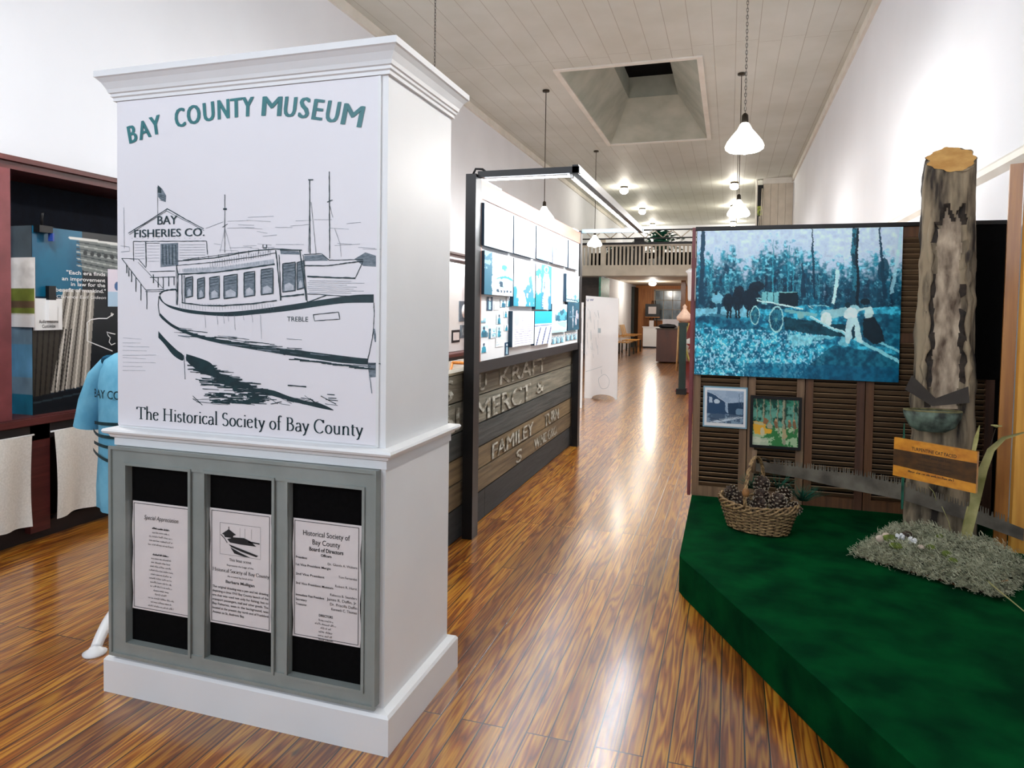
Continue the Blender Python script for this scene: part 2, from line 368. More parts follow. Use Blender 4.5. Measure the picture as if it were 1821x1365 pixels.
M_txt = mat('black_print', (26, 26, 28), (20, 20, 22), 0.7, 20)
M_maroon = wood('maroon_stained_wood', (92, 40, 38), (62, 24, 24), 1, 1, 0.42, 0.1)
M_maroonp = mat('maroon_paint', (124, 62, 66), (104, 48, 52), 0.45, 6)
M_linen = mat('white_curtain_linen', (228, 226, 220), (214, 212, 205), 0.9, 90, bump=0.1)
M_tshirt = mat('light_blue_cotton', (112, 180, 208), (90, 160, 192), 0.9, 12, bump=0.1)
M_green = mat('green_carpet', (2, 66, 30), (0, 40, 20), 0.95, 5, bump=0.0, detail=8, spec=0.1)
M_shutter = wood('brown_shutter_wood', (140, 112, 84), (96, 72, 52), 2, 1, 0.6, 0.3)
M_louver = wood('dark_shutter_louver', (142, 114, 84), (92, 70, 50), 0, 1, 0.6, 0.2)
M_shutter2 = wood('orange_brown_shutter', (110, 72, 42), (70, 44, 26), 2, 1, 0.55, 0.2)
M_steel = mat('old_saw_steel', (112, 106, 94), (74, 68, 60), 0.6, 9, metal=0.4, bump=0.1)
M_sheetm = mat('dark_sheet_metal', (74, 68, 62), (56, 50, 46), 0.6, 6, metal=0.5)
M_glass = mat('opal_glass', (255, 252, 245), (252, 248, 240), 0.3, 5, emit=(255, 248, 238), es=5.0)
M_globe = mat('opal_globe', (255, 250, 240), (252, 246, 236), 0.3, 5, emit=(255, 240, 215), es=14.0)
M_tube = mat('lit_fluorescent_tube', (255, 255, 255), (250, 250, 255), 0.3, 5, emit=(236, 244, 255), es=9.0)
M_brass = mat('dark_bronze', (70, 62, 50), (48, 42, 36), 0.45, 20, metal=0.8)
M_cord = mat('grey_cord', (96, 94, 90), (70, 68, 66), 0.7, 40)
M_wicker = mat('willow_wicker', (168, 138, 94), (84, 60, 36), 0.6, 55, bump=0.2)
M_cone = mat('pine_cone_scale', (66, 46, 32), (34, 22, 16), 0.7, 50)
M_conet = mat('pale_cone_tip', (168, 156, 138), (120, 106, 88), 0.7, 60)
M_gold = wood('golden_pine_board', (228, 170, 74), (196, 132, 46), 2, 0.8, 0.4, 0.05, 0.2)
M_gold2 = wood('amber_pine_board', (170, 112, 44), (126, 76, 26), 2, 0.8, 0.45, 0.05, 0.2)
M_moss = mat('grey_moss', (176, 176, 150), (112, 116, 92), 0.9, 25)
M_leaf = mat('dry_palm_leaf', (196, 186, 128), (150, 146, 84), 0.6, 12)
M_needle = mat('green_pine_needles', (20, 110, 84), (8, 60, 44), 0.5, 12)
M_pine = wood('knotty_pine_wall', (214, 142, 66), (176, 98, 36), 2, 0.7, 0.5, 0.05)

# ------------------------------------------------------------------ the room
struct('floor', bx(XL - .1, XR + .1, -3.2, YB + .1, -0.12, 0), M_floor)
SX0, SX1, SY0, SY1 = -2.74, -0.57, 11.0, 16.1
c = MB(); T = 0.12
for a in ((XL - .1, SX0, -3.2, YB + .1), (SX1, XR + .1, -3.2, YB + .1), (SX0, SX1, -3.2, SY0), (SX0, SX1, SY1, YB + .1)): c.box(*a, CEIL, CEIL + T)
struct('ceiling', c, M_ceil)
# skylight well: splayed sides to a smaller upright shaft that is dark at the top
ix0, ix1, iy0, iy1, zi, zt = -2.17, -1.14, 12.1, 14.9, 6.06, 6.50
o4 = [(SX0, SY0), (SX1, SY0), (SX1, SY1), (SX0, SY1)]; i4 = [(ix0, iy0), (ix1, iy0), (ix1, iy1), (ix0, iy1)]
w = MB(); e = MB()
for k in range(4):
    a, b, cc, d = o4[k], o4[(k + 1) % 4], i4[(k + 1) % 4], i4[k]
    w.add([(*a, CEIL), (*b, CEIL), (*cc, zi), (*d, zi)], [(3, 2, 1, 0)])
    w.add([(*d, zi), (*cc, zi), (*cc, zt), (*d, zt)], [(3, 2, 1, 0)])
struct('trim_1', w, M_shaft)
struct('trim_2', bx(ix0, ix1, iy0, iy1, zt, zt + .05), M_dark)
w = MB(); q = 0.09
w.box(SX0 - q, SX1 + q, SY0 - q, SY0, CEIL - .025, CEIL); w.box(SX0 - q, SX1 + q, SY1, SY1 + q, CEIL - .025, CEIL)
w.box(SX0 - q, SX0, SY0, SY1, CEIL - .025, CEIL); w.box(SX1, SX1 + q, SY0, SY1, CEIL - .025, CEIL)
struct('trim_3', w, M_trim)
struct('wall_left', bx(XL - .12, XL, -3.2, YB + .1, 0, CEIL), M_wall)
struct('wall_right', bx(XR, XR + .12, -3.2, YB + .1, 0, CEIL), M_wallR)
struct('wall_back', bx(XL, XR, YB, YB + .1, 0, CEIL), M_wall)
w = MB(); w.box(XL, XR, -3.1, -3.0, 4.5, CEIL); w.box(XL, XR, -3.1, -3.0, 0, 0.7); w.box(XL, -4.55, -3.1, -3.0, .7, 4.5); w.box(-1.25, XR, -3.1, -3.0, .7, 3.2); w.box(-1.25, 0.0, -3.1, -3.0, 3.2, 4.5); w.box(1.5, XR, -3.1, -3.0, 3.2, 4.5); w.box(-4.55, -1.25, -3.1, -3.0, .7, 2.2)
struct('wall_front', w, M_wall)
w = MB(); w.box(XR - .045, XR, -3, YB, CEIL - .13, CEIL); struct('trim_4', w, M_trim)
w = MB(); w.box(XL, XL + .045, -3, YB, CEIL - .13, CEIL); struct('trim_5', w, M_trim)
# ledge where the right wall steps back
w = MB().prism([(XR, -3, 2.42), (XR - .03, -3, 2.46), (XR - .03, -3, 2.50), (XR, -3, 2.53)], (0, 24, 0)); struct('trim_6', w, M_trim)
struct('baseboard_left', bx(XL, XL + .02, -3, 22, 0, .18), M_trim)

# ------------------------------------------------------------------ pendant lamps and globes
def pendant(x, y, label, chain=False):
    t = thing('pendant_lamp', (x, y, 3.0), label, 'ceiling lamp', 'white glass pendant lamps hanging in the hall')
    a = MB().lathe([(0.0, CEIL - .03), (.06, CEIL - .03), (.065, CEIL - .01), (.06, CEIL)], (x, y, 0), 16); a.build('ceiling_plate', M_brass, t)
    if chain:
        r = MB(); z = CEIL - .03; k = 0
        while z > 3.42:
            off = 0.006; ang = 0 if k % 2 else PI / 2
            r.tube([(x + off * math.cos(ang), y + off * math.sin(ang), z), (x + off * 1.4 * math.cos(ang), y + off * 1.4 * math.sin(ang), z - .02), (x + off * math.cos(ang), y + off * math.sin(ang), z - .04), (x - off * math.cos(ang), y - off * math.sin(ang), z - .04), (x - off * 1.4 * math.cos(ang), y - off * 1.4 * math.sin(ang), z - .02), (x - off * math.cos(ang), y - off * math.sin(ang), z)], .0028, 4); z -= .034; k += 1
        r.build('chain', M_cord, t)
    else: MB().tube([(x, y, CEIL - .03), (x, y, 3.42)], .007, 6).build('rod', M_brass, t)
    MB().lathe([(.012, 3.44), (.03, 3.42), (.034, 3.36), (.028, 3.33)], (x, y, 0), 12).build('socket_cap', M_brass, t)
    p = [(.03, 3.345), (.045, 3.33), (.07, 3.28), (.12, 3.22), (.165, 3.16), (.182, 3.12), (.178, 3.095), (.15, 3.075), (.148, 3.082), (.172, 3.1), (.174, 3.12), (.158, 3.155), (.115, 3.21), (.06, 3.28)]
    MB().lathe(p, (x, y, 0), 32).build('lamp_shade', M_glass, t)
    MB().lathe([(0, 3.04), (.03, 3.05), (.042, 3.09), (.03, 3.16), (.015, 3.22)], (x, y, 0), 12).build('bulb', M_glass, t)
    return t
pendant(0.1, 7.1, 'nearest pendant lamp on a twisted chain, white cone shade, right of the skylight well', True)
pendant(0.1, 11.9, 'farther lit pendant lamp seen just above the forest picture', False)
pendant(0.1, 16.7, 'pendant lamp rod hanging behind the nearest lamp, its shade behind the shutters', False)
pendant(-3.2, 7.1, 'pendant lamp on a cord dropping behind the white museum pillar', True)
pendant(-3.2, 11.9, 'pendant lamp on a thin rod behind the lit photo panel', False)
pendant(-3.2, 16.7, 'pendant lamp with white shade hanging in front of the balcony railing', False)
pendant(-3.2, 2.3, 'pendant lamp nearest the front windows on the cabinet side, above the photo frame', True)
pendant(0.1, 2.3, 'added unseen pendant lamp over the platform side, above the photo frame', True)
gl = ['lit ceiling globe nearest the skylight, left row', 'lit ceiling globe nearest the right wall, behind the hanging rods', 'middle lit ceiling globe of the left row', 'middle lit ceiling globe of the right row', 'farthest lit ceiling globe of the left row above the balcony', 'farthest lit ceiling globe of the right row above the forest picture']
for (x, y), lb in zip(GLOBES, gl):
    t = thing('ceiling_globe', (x, y, CEIL - .3), lb, 'ceiling lamp', 'lit globes on the far ceiling')
    MB().lathe([(.11, CEIL - .05), (.12, CEIL)], (x, y, 0), 16).build('fitting', M_brass, t)
    MB().lathe([(0, 5.17), (.07, 5.18), (.12, 5.22), (.135, 5.27), (.12, 5.32), (.09, 5.35)], (x, y, 0), 20).build('glass_globe', M_globe, t)

# ------------------------------------------------------------------ the museum pillar
P = thing('display_pillar', (-1.67, 2.33, 0), 'tall white square pillar with museum poster, boat drawing and grey notice case', 'display pillar')
x0, x1, y0, y1 = -2.25, -1.09, 2.055, 2.60
def mould(mb, prof, x0, x1, y0, y1):      # profile of (outward, z) swept round a rectangle, mitred
    n = len(prof); vs = []
    for cx_, cy_, sx, sy in ((x0, y0, -1, -1), (x1, y0, 1, -1), (x1, y1, 1, 1), (x0, y1, -1, 1)):
        for o_, z in prof: vs.append((cx_ + sx * o_, cy_ + sy * o_, z))
    fs = []
    for k in range(4):
        k2 = (k + 1) % 4
        for i in range(n - 1): fs.append((k * n + i, k2 * n + i, k2 * n + i + 1, k * n + i + 1))
    mb.add(vs, fs)
    mb.add([vs[k * n + n - 1] for k in range(4)], [(0, 1, 2, 3)]); mb.add([vs[k * n] for k in range(4)], [(3, 2, 1, 0)])
bx(x0, x1, y0, y1, .13, 1.0).build('lower_body', M_white, P)
bx(x0 + .004, x1 - .004, y0 + .004, y1 - .004, 1.0, 2.32).build('upper_body', M_white, P)
w = MB(); mould(w, [(0, 0), (.035, 0), (.035, .125), (.028, .135), (0, .14)], x0 + .003, x1, y0, y1); w.build('plinth', M_white, P)
w = MB(); mould(w, [(0, .955), (.006, .957), (.006, .985), (.016, .99), (.02, 1.0), (.034, 1.006), (.038, 1.014), (.034, 1.022), (.0, 1.026)], x0, x1, y0, y1); w.build('ledge_moulding', M_white, P)
w = MB(); mould(w, [(0, 2.27), (.006, 2.27), (.006, 2.282), (.012, 2.286), (.012, 2.296), (.018, 2.299), (.022, 2.312), (.034, 2.334), (.046, 2.348), (.052, 2.352), (.052, 2.374), (.0, 2.376)], x0, x1, y0, y1)
w.build('cornice', M_white, P)
PP = bx(x0 + .008, -1.128, y0 - .002, y0 + .006, 1.035, 2.268).build('poster_panel', M_print, P)
bx(-1.128, -1.118, y0 - .004, y0 + .006, 1.03, 2.268).build('poster_edge_strip', M_white, P)
pl = Plane((0, y0 - .002, 0), (1, 0, 0), (0, 0, 1)); YP = y0 - .002
def q2(u, v): p = atY(u, v, YP); return (p.x, p.z)
# heading, letter by letter along the arch
w = MB()
def arc_word(pts):
    for ch, xa, ya, xb, yb, hpx in pts:
        a = q2(xa, ya); b = q2(xb, yb); ang = math.atan2(b[1] - a[1], b[0] - a[0]); wd = math.hypot(b[0] - a[0], b[1] - a[1])
        c0 = q2(xa, ya - hpx); hh = math.hypot(c0[0] - a[0], c0[1] - a[1])
        [text(w, pl, ch, a[0] + dx_, a[1], hh / 0.70, wd - .003, 0.0, ang, d=0.0010 + .0004 * j_) for j_, dx_ in enumerate((-.003, -.0005, .002, .0045))]
arc_word([('B', 231.5, 255.5, 245.5, 250.5, 32), ('A', 249.5, 249.5, 269.5, 242.5, 33), ('Y', 270, 241.5, 288.5, 236, 34),
          ('C', 313.5, 227.5, 331, 223.5, 34), ('O', 335, 222.5, 358, 217.5, 34), ('U', 363.5, 216.5, 382.5, 213, 34), ('N', 388.5, 212.5, 408.5, 210, 35), ('T', 411, 209.8, 431, 207.5, 35), ('Y', 430.5, 207.5, 451, 206.5, 35),
          ('M', 466, 206, 500, 206.5, 35), ('U', 504.5, 207, 525, 208.5, 36), ('S', 530.5, 209, 548, 211, 37), ('E', 554.5, 212, 572, 214.5, 37), ('U', 578.5, 215.5, 600, 219, 38), ('M', 606.5, 220.5, 642, 227, 38)])
w.build('heading_lettering', M_teal, PP)
# caption in an old-style serif, drawn with a broad pen
def arcp(cx_, cy_, rx, ry, a0, a1, n=14): return [(cx_ + rx * math.cos(math.radians(a0 + (a1 - a0) * i / n)), cy_ + ry * math.sin(math.radians(a0 + (a1 - a0) * i / n))) for i in range(n + 1)]
def sf(x, y, w=.15): return [(x - w / 2, y + .012), (x + w / 2, y + .012)]
G = {
 'T': (.60, [[(.30, 0), (.30, .66)], [(.02, .645), (.58, .645)], [(.03, .65), (.02, .53)], [(.57, .65), (.58, .53)], sf(.30, 0, .22)]),
 'h': (.50, [[(.11, 0), (.11, .72), (.06, .69)], [(.11, .30)] + arcp(.25, .28, .13, .14, 160, 0) + [(.38, 0)], sf(.11, 0), sf(.38, 0)]),
 'e': (.42, [[(.06, .25), (.35, .29)] + arcp(.205, .28, .15, .14, 10, 180), [(.055, .28)] + arcp(.22, .20, .165, .2, 180, 320)]),
 'H': (.72, [[(.13, 0), (.13, .66)], [(.57, 0), (.57, .66)], [(.13, .35), (.57, .35)], sf(.13, 0, .2), sf(.57, 0, .2), sf(.13, .64, .2), sf(.57, .64, .2)]),
 'i': (.23, [[(.12, 0), (.12, .42), (.06, .39)], sf(.12, 0), [(.12, .565), (.125, .62)]]),
 's': (.34, [arcp(.17, .31, .10, .105, 30, 230, 10) + arcp(.165, .115, .115, .11, 60, -150, 12)]),
 't': (.28, [[(.12, .53), (.12, .09)] + arcp(.2, .09, .08, .085, 180, 300, 8), [(.03, .415), (.25, .415)]]),
 'o': (.45, [arcp(.22, .21, .165, .205, 60, 420, 22)]),
 'r': (.32, [[(.11, 0), (.11, .42), (.05, .39)], [(.11, .30)] + arcp(.24, .30, .12, .12, 160, 60, 8), sf(.11, 0)]),
 'c': (.40, [arcp(.22, .21, .17, .205, 45, 320, 18)]),
 'a': (.40, [arcp(.19, .28, .12, .135, 150, 0, 10) + [(.31, .06), (.37, .01)], [(.31, .25)] + arcp(.17, .11, .12, .115, 80, 290, 12) + [(.31, .08)]]),
 'l': (.23, [[(.12, 0), (.12, .72), (.06, .69)], sf(.12, 0)]),
 'S': (.46, [arcp(.22, .495, .15, .165, 35, 235, 12) + arcp(.215, .17, .17, .175, 70, -150, 14)]),
 'y': (.42, [[(.06, .41), (.22, .04)], [(.37, .41), (.16, -.14), (.06, -.18)], sf(.06, .39, .13), sf(.36, .39, .11)]),
 'f': (.28, [[(.12, 0), (.12, .56)] + arcp(.21, .57, .09, .14, 180, 40, 8), [(.03, .415), (.25, .415)], sf(.12, 0)]),
 'B': (.56, [[(.13, 0), (.13, .66)], [(.05, .65), (.25, .65)] + arcp(.25, .505, .15, .145, 80, -90, 10) + [(.13, .36)], [(.25, .36)] + arcp(.27, .18, .19, .175, 90, -90, 12) + [(.05, .005)]]),
 'C': (.64, [arcp(.34, .33, .28, .335, 42, 318, 22), [(.56, .66), (.56, .50)]]),
 'u': (.48, [[(.04, .40), (.10, .41), (.10, .14)] + arcp(.22, .14, .12, .135, 180, 320, 8), [(.36, .42), (.36, .02), (.43, .02)]]),
 'n': (.50, [[(.11, 0), (.11, .42), (.05, .39)], [(.11, .30)] + arcp(.25, .28, .13, .14, 160, 0) + [(.38, 0)], sf(.11, 0), sf(.38, 0)]),
 ' ': (.24, []),
}
def serif_text(mb, pl, s, x, y, size, width, d=0.001, mi=0, k=1.0):
    tot = sum(G[c][0] for c in s); sx = width / tot; cx_ = x
    for c in s:
        adv, st = G[c]
        for pts in st:
            P_ = [(cx_ + a * sx, y + b * size) for a, b in pts]; ws = []
            for i in range(len(P_)):
                t = (P_[min(i + 1, len(P_) - 1)][0] - P_[max(i - 1, 0)][0], P_[min(i + 1, len(P_) - 1)][1] - P_[max(i - 1, 0)][1])
                ws.append(size * k * (0.026 + 0.052 * abs(t[1]) / (math.hypot(*t) + 1e-9)))
            rib(mb, pl, P_, ws, d, mi)
        cx_ += adv * sx
w = MB(); serif_text(w, pl, 'The Historical Society of Bay County', -2.15, 1.063, .070, 0.975, k=1.25)
w.build('caption_lettering', M_ink, PP)
# boat drawing: pen strokes measured on the poster, laid on the poster plane
def Z(u, v):
    return q2(180 + u / 2.575, 270 + v / 2.575)
inkb = MB(); K = 0.00092
rj = random.Random(3)
def st(pts, wd=2.0, mi=0, jit=0.6, d=0.0012):
    out = []; 
    for (a, b), (c, e_) in zip(pts[:-1], pts[1:]):
        n = max(1, int(math.hypot(c - a, e_ - b) / 14))
        for i in range(n): out.append((a + (c - a) * i / n + rj.uniform(-jit, jit), b + (e_ - b) * i / n + rj.uniform(-jit, jit)))
    out.append(pts[-1]); rib(inkb, pl, [Z(*p) for p in out], [wd * K * rj.uniform(.7, 1.2) for _ in out], d + rj.uniform(0, .0009), mi)
def fl(pts, mi=0, d=0.0006): fill(inkb, pl, [Z(*p) for p in pts], d, mi)
def curve(pts, n=10):      # Catmull-Rom through points
    P_ = [pts[0]] + list(pts) + [pts[-1]]; out = []
    for i in range(1, len(P_) - 2):
        for k in range(n):
            t = k / n; r = []
            for a in (0, 1):
                p0, p1, p2, p3 = P_[i - 1][a], P_[i][a], P_[i + 1][a], P_[i + 2][a]
                r.append(.5 * (2 * p1 + (p2 - p0) * t + (2 * p0 - 5 * p1 + 4 * p2 - p3) * t * t + (3 * p1 - p0 - 3 * p2 + p3) * t ** 3))
            out.append(tuple(r))
    return out + [pts[-1]]
# hull sheer band
top = curve([(268, 652), (290, 690), (350, 712), (450, 728), (560, 733), (700, 722), (860, 700), (1020, 675), (1160, 655), (1248, 652)])
bot = curve([(1248, 690), (1120, 692), (1000, 706), (860, 727), (700, 744), (600, 752), (500, 748), (400, 737), (320, 715), (280, 688), (266, 668)])
fl(top + bot)
wl = curve([(270, 738), (330, 790), (430, 832), (560, 862), (720, 885), (880, 905), (1040, 925), (1160, 940), (1222, 946)])
wb = curve([(1222, 972), (1100, 965), (960, 945), (820, 925), (700, 905), (560, 880), (440, 850), (340, 810), (285, 770), (266, 748)])
fl(wl + wb)
st([(266, 660), (262, 700), (268, 745)], 3); st(curve([(1249, 690), (1250, 760), (1242, 850), (1218, 965)]), 3)
st(curve([(268, 652), (290, 636), (340, 630), (350, 640)]), 6); st([(350, 700), (352, 560), (345, 520)], 5)
# cabin
st([(345, 520), (520, 505), (700, 480), (800, 462)], 3); st([(350, 500), (520, 485), (700, 452), (800, 444), (920, 450)], 4); st([(375, 495), (560, 470), (700, 452)], 2)
for k in range(9): st([(400 + k * 46, 500 - k * 5), (400 + k * 46, 487 - k * 6)], 2)
st([(355, 560), (520, 552), (700, 528), (795, 514)], 6); st([(345, 530), (345, 700)], 2)
st([(370, 690), (470, 703), (560, 704), (700, 694), (805, 680)], 5); st([(370, 560), (372, 690)], 4)
for k in range(4): st([(378 + k * 2, 565), (380 + k * 2, 690)], 1.5, 1)
st([(800, 450), (812, 560), (822, 680)], 5); st([(815, 470), (825, 680)], 3); st([(910, 450), (925, 560), (940, 680)], 5); st([(925, 470), (945, 690)], 3)
fl([(820, 452), (905, 455), (908, 470), (822, 468)], 1); st([(742, 425), (742, 440), (758, 440), (758, 425)], 4); st([(820, 450), (905, 450)], 4); st([(825, 663), (930, 652)], 6)
for a, b, c, e_ in ((388, 578, 420, 668), (442, 582, 474, 674), (497, 576, 542, 676), (563, 568, 624, 672), (655, 554, 704, 664), (733, 540, 788, 655), (832, 512, 890, 642), (898, 506, 930, 630)):
    sk = 5
    fl([(a, b + 2), (c, b - 6 + 2), (c, e_ - 6), (a, e_)], 1, .0008); st([(a, b), (c, b - 8), (c, e_ - 8), (a, e_), (a, b)], 4)
    fl([(a + 8, e_ - 34), (a + (c - a) * .5, e_ - 44), (c - 8, e_ - 30), (c - 8, e_ - 10), (a + 8, e_ - 6)], 2, .001)
    for k in range(3): st([(a + 4, b + 12 + 14 * k), (c - 4, b + 4 + 13 * k)], 1.6, 0)
for k in range(34):
    x = 360 + k * 13; st([(x, 535 - (x - 360) * .09), (x + rj.uniform(-3, 3), 550 - (x - 360) * .09)], 1.0, 1)
    st([(x, 695), (x + 2, 722 + rj.uniform(-5, 5))], 1.0, 1)
for k in range(26): st([(500 + k * 11, 500 - k * 2), (500 + k * 11, 530 - k * 2.2)], 1.6, 1)
fl([(375, 535), (560, 525), (790, 490), (790, 512), (560, 548), (375, 552)], 2, .0005)
# hull name board and drips
text(inkb, pl, 'TREBLE', *Z(852, 775), 0.024, Z(948, 775)[0] - Z(852, 775)[0], 0.0, d=.0012)
st([(972, 745), (1088, 733), (1093, 765), (978, 773), (972, 745)], 3)
for x, L_ in ((475, 60), (530, 45), (580, 30), (610, 70), (730, 110), (690, 35), (650, 25), (560, 40)): st([(x, 745), (x + 5, 745 + L_)], 1.2, 1)
st([(850, 855), (920, 860)], 2, 1); st([(1250, 810), (1258, 870)], 9, 1)
# foredeck rails
st([(945, 650), (1000, 652), (1100, 660), (1248, 655)], 3); st([(940, 690), (1035, 655)], 4)
# second boat right and its masts
st(curve([(930, 520), (1040, 520), (1130, 508), (1200, 500)]), 4); st([(1198, 505), (1165, 575)], 3); st([(945, 570), (1060, 575), (1165, 578)], 6)
fl([(930, 475), (1015, 470), (1040, 498), (930, 500)], 1); st([(930, 470), (1010, 466), (1045, 496), (1200, 492)], 3)
for x, t_, b_ in ((955, 128, 465), (1045, 90, 488)): st([(x, t_), (x + 2, b_)], 4, 0, .3)
st([(948, 128), (972, 128)], 4); st([(962, 230), (985, 465)], 1.6); st([(1036, 230), (1060, 220)], 3); st([(955, 240), (950, 460)], 1.6); st([(1045, 240), (1062, 300)], 1.6)
st([(1070, 350), (1095, 420), (1100, 480)], 1.4, 1); fl([(1160, 490), (1210, 460), (1258, 475), (1258, 525), (1200, 522)], 1)
for k in range(7): st([(950 + rj.uniform(-10, 10), 590 + k * 9), (1180 + rj.uniform(-60, 40), 592 + k * 9)], 1.3, 1)
# middle mast
st([(567, 195), (567, 460)], 2.5, 0, .3); st([(560, 262), (576, 262)], 8); st([(567, 350), (545, 460)], 1.2, 1); st([(567, 350), (598, 460)], 1.2, 1); st([(556, 345), (580, 330)], 3)
st([(105, 255), (107, 440)], 1.6, 1)
# fish house
st([(125, 372), (215, 318), (303, 260), (390, 310), (470, 352)], 4); st([(130, 378), (300, 270), (472, 360)], 2)
st([(148, 410), (483, 408)], 3); st([(148, 410), (150, 500)], 3); st([(483, 408), (488, 470)], 3); st([(205, 412), (207, 525)], 4); st([(208, 418), (270, 418)], 2)
fl([(272, 420), (353, 416), (353, 520), (272, 528)], 1); fl([(300, 424), (345, 420), (345, 515), (312, 520)], 1, .0009)
for k in range(5): st([(282 + k * 15, 425), (284 + k * 15, 515)], 3)
for k in range(6): st([(360, 425 + k * 12), (478, 424 + k * 12)], 1.2, 1); st([(155, 425 + k * 13), (200, 424 + k * 13)], 1.2, 1); st([(212, 430 + k * 14), (268, 430 + k * 14)], 1.0, 1)
for j_ in range(3):
    text(inkb, pl, 'BAY', Z(258, 333)[0] + .0012 * j_, Z(258, 333)[1], .046, Z(348, 333)[0] - Z(258, 333)[0], 0, d=.0012 + .0003 * j_); text(inkb, pl, 'FISHERIES CO.', Z(152, 392)[0] + .0012 * j_, Z(152, 392)[1], .042, Z(472, 392)[0] - Z(152, 392)[0], 0, d=.0012 + .0003 * j_)
for k in range(14): st([(140 + k * 24, 400 - rj.uniform(0, 6)), (146 + k * 24, 395)], 1, 1)
# flag
st([(259, 160), (260, 290)], 2, 0, .2); fl([(260, 152), (280, 170), (298, 200), (296, 230), (276, 222), (260, 205)], 1); fl([(260, 152), (276, 166), (276, 190), (260, 186)], 0, .0009)
for k in range(4): st([(268, 196 + k * 8), (296, 206 + k * 7)], 2)
# pier
st([(95, 487), (170, 490), (205, 530)], 3); st([(95, 487), (205, 632)], 3); st([(170, 505), (285, 625)], 2); st([(205, 632), (290, 630)], 3); st([(203, 640), (285, 638)], 2)
for x, y, L_ in ((118, 515, 40), (140, 545, 50), (160, 575, 65), (183, 605, 75), (210, 635, 85), (128, 530, 40), (240, 560, 40), (262, 575, 45), (285, 575, 50), (310, 570, 45), (335, 570, 40)): st([(x, y), (x, y + L_)], 4)
st([(225, 548), (340, 545)], 3); st([(225, 575), (340, 572)], 3); st([(90, 430), (130, 435), (130, 455), (92, 458)], 2, 1)
# shoreline haze
for k in range(26):
    x = rj.uniform(480, 1200); y = rj.uniform(300, 450); st([(x, y), (x + rj.uniform(30, 130), y + rj.uniform(-8, 8))], 1.1, 1)
for k in range(9): st([(100, 855 + k * 18 + rj.uniform(-5, 5)), (240 + rj.uniform(-60, 30), 857 + k * 18)], 1.0, 1)
st(curve([(480, 350), (520, 335), (560, 320)]), 1.4, 1)
# reflections
fl(curve([(262, 820), (300, 862), (345, 905), (376, 930), (372, 955), (330, 930), (290, 880), (262, 850)]))
fl(curve([(390, 925), (440, 940), (500, 965), (540, 1010), (620, 1045), (688, 1068), (690, 1084), (620, 1070), (540, 1035), (470, 1015), (410, 975), (388, 950)]))
fl(curve([(722, 1082), (790, 1092), (860, 1118), (940, 1140), (1000, 1150), (1065, 1182), (1000, 1172), (920, 1152), (840, 1132), (770, 1112), (722, 1098)]))
for k in range(210):
    x = rj.uniform(385, 700); dg = 935 + .46 * (x - 385); y = rj.uniform(dg, 1150)
    if x > 385 + (y - 980) * .62: st([(x, y), (x + rj.uniform(25, 90), y + rj.uniform(-3, 9))], rj.uniform(2, 6.5), 0)
for k in range(30): 
    x = 420 + rj.random() * 620; st([(x, 1140 + rj.uniform(-25, 18)), (x + rj.uniform(30, 80), 1146 + rj.uniform(-15, 15))], rj.uniform(1.5, 3.5), 0)
for k in range(60):
    t = rj.random(); x = 290 + t * 900; y = 800 + t * 165 + rj.uniform(-8, 30); st([(x, y), (x + rj.uniform(30, 120), y + rj.uniform(2, 14))], rj.uniform(1.2, 4), rj.choice((0, 0, 1)))
for k in range(14): st([(860 + k * 25, 945 + k * 3.2 + rj.uniform(-4, 6)), (930 + k * 25, 952 + k * 3.2)], 5)
st([(1222, 970), (1228, 1010), (1240, 1105)], 3, 1); fl([(1222, 965), (1262, 965), (1265, 1030), (1232, 1032)], 1)
st([(380, 930), (385, 1040)], 3, 1); st([(855, 1068), (940, 1075)], 5); st([(1035, 1110), (1070, 1112)], 4); st([(1040, 1126), (1078, 1128)], 3)
inkb.build('boat_drawing', [M_ink, M_inkg, M_ink2], PP)

# notice case on the lower body
fy0, fy1 = 2.022, 2.055
w = MB()
OX0, OX1, OZ0, OZ1 = -2.245, -1.108, .155, .955
XS = [(-2.168, -1.876), (-1.802, -1.514), (-1.449, -1.158)]; oz0, oz1 = .21, .89
w.box(OX0, XS[0][0], fy0, fy1, OZ0, OZ1); w.box(XS[2][1], OX1, fy0, fy1, OZ0, OZ1)
w.box(XS[0][0], XS[2][1], fy0, fy1, oz1, OZ1); w.box(XS[0][0], XS[2][1], fy0, fy1, OZ0, oz0)
w.box(XS[0][1], XS[1][0], fy0 + .006, fy1, oz0, oz1); w.box(XS[1][1], XS[2][0], fy0 + .006, fy1, oz0, oz1)
for a, b, c_, d_ in ((OX0 - .004, OX1 + .004, OZ1 - .008, OZ1 + .004), (OX0 - .004, OX1 + .004, OZ0 - .004, OZ0 + .008), (OX0 - .004, OX0 + .008, OZ0 + .008, OZ1 - .008), (OX1 - .008, OX1 + .004, OZ0 + .008, OZ1 - .008)): w.box(a, b, fy0 - .008, fy0 - .0005, c_, d_)
for a, b in XS:
    w.box(a - .010, a, fy0 - .006, fy0 - .0005, oz0 - .010, oz1 + .010); w.box(b, b + .010, fy0 - .006, fy0 - .0005, oz0 - .010, oz1 + .010)
    w.box(a, b, fy0 - .006, fy0 - .0005, oz1, oz1 + .010); w.box(a, b, fy0 - .006, fy0 - .0005, oz0 - .010, oz0)
w.build('notice_case_frame', M_case, P)
for a, b in XS: bx(a, b, 2.048, 2.054, oz0, oz1).build('black_backing', M_black, P)
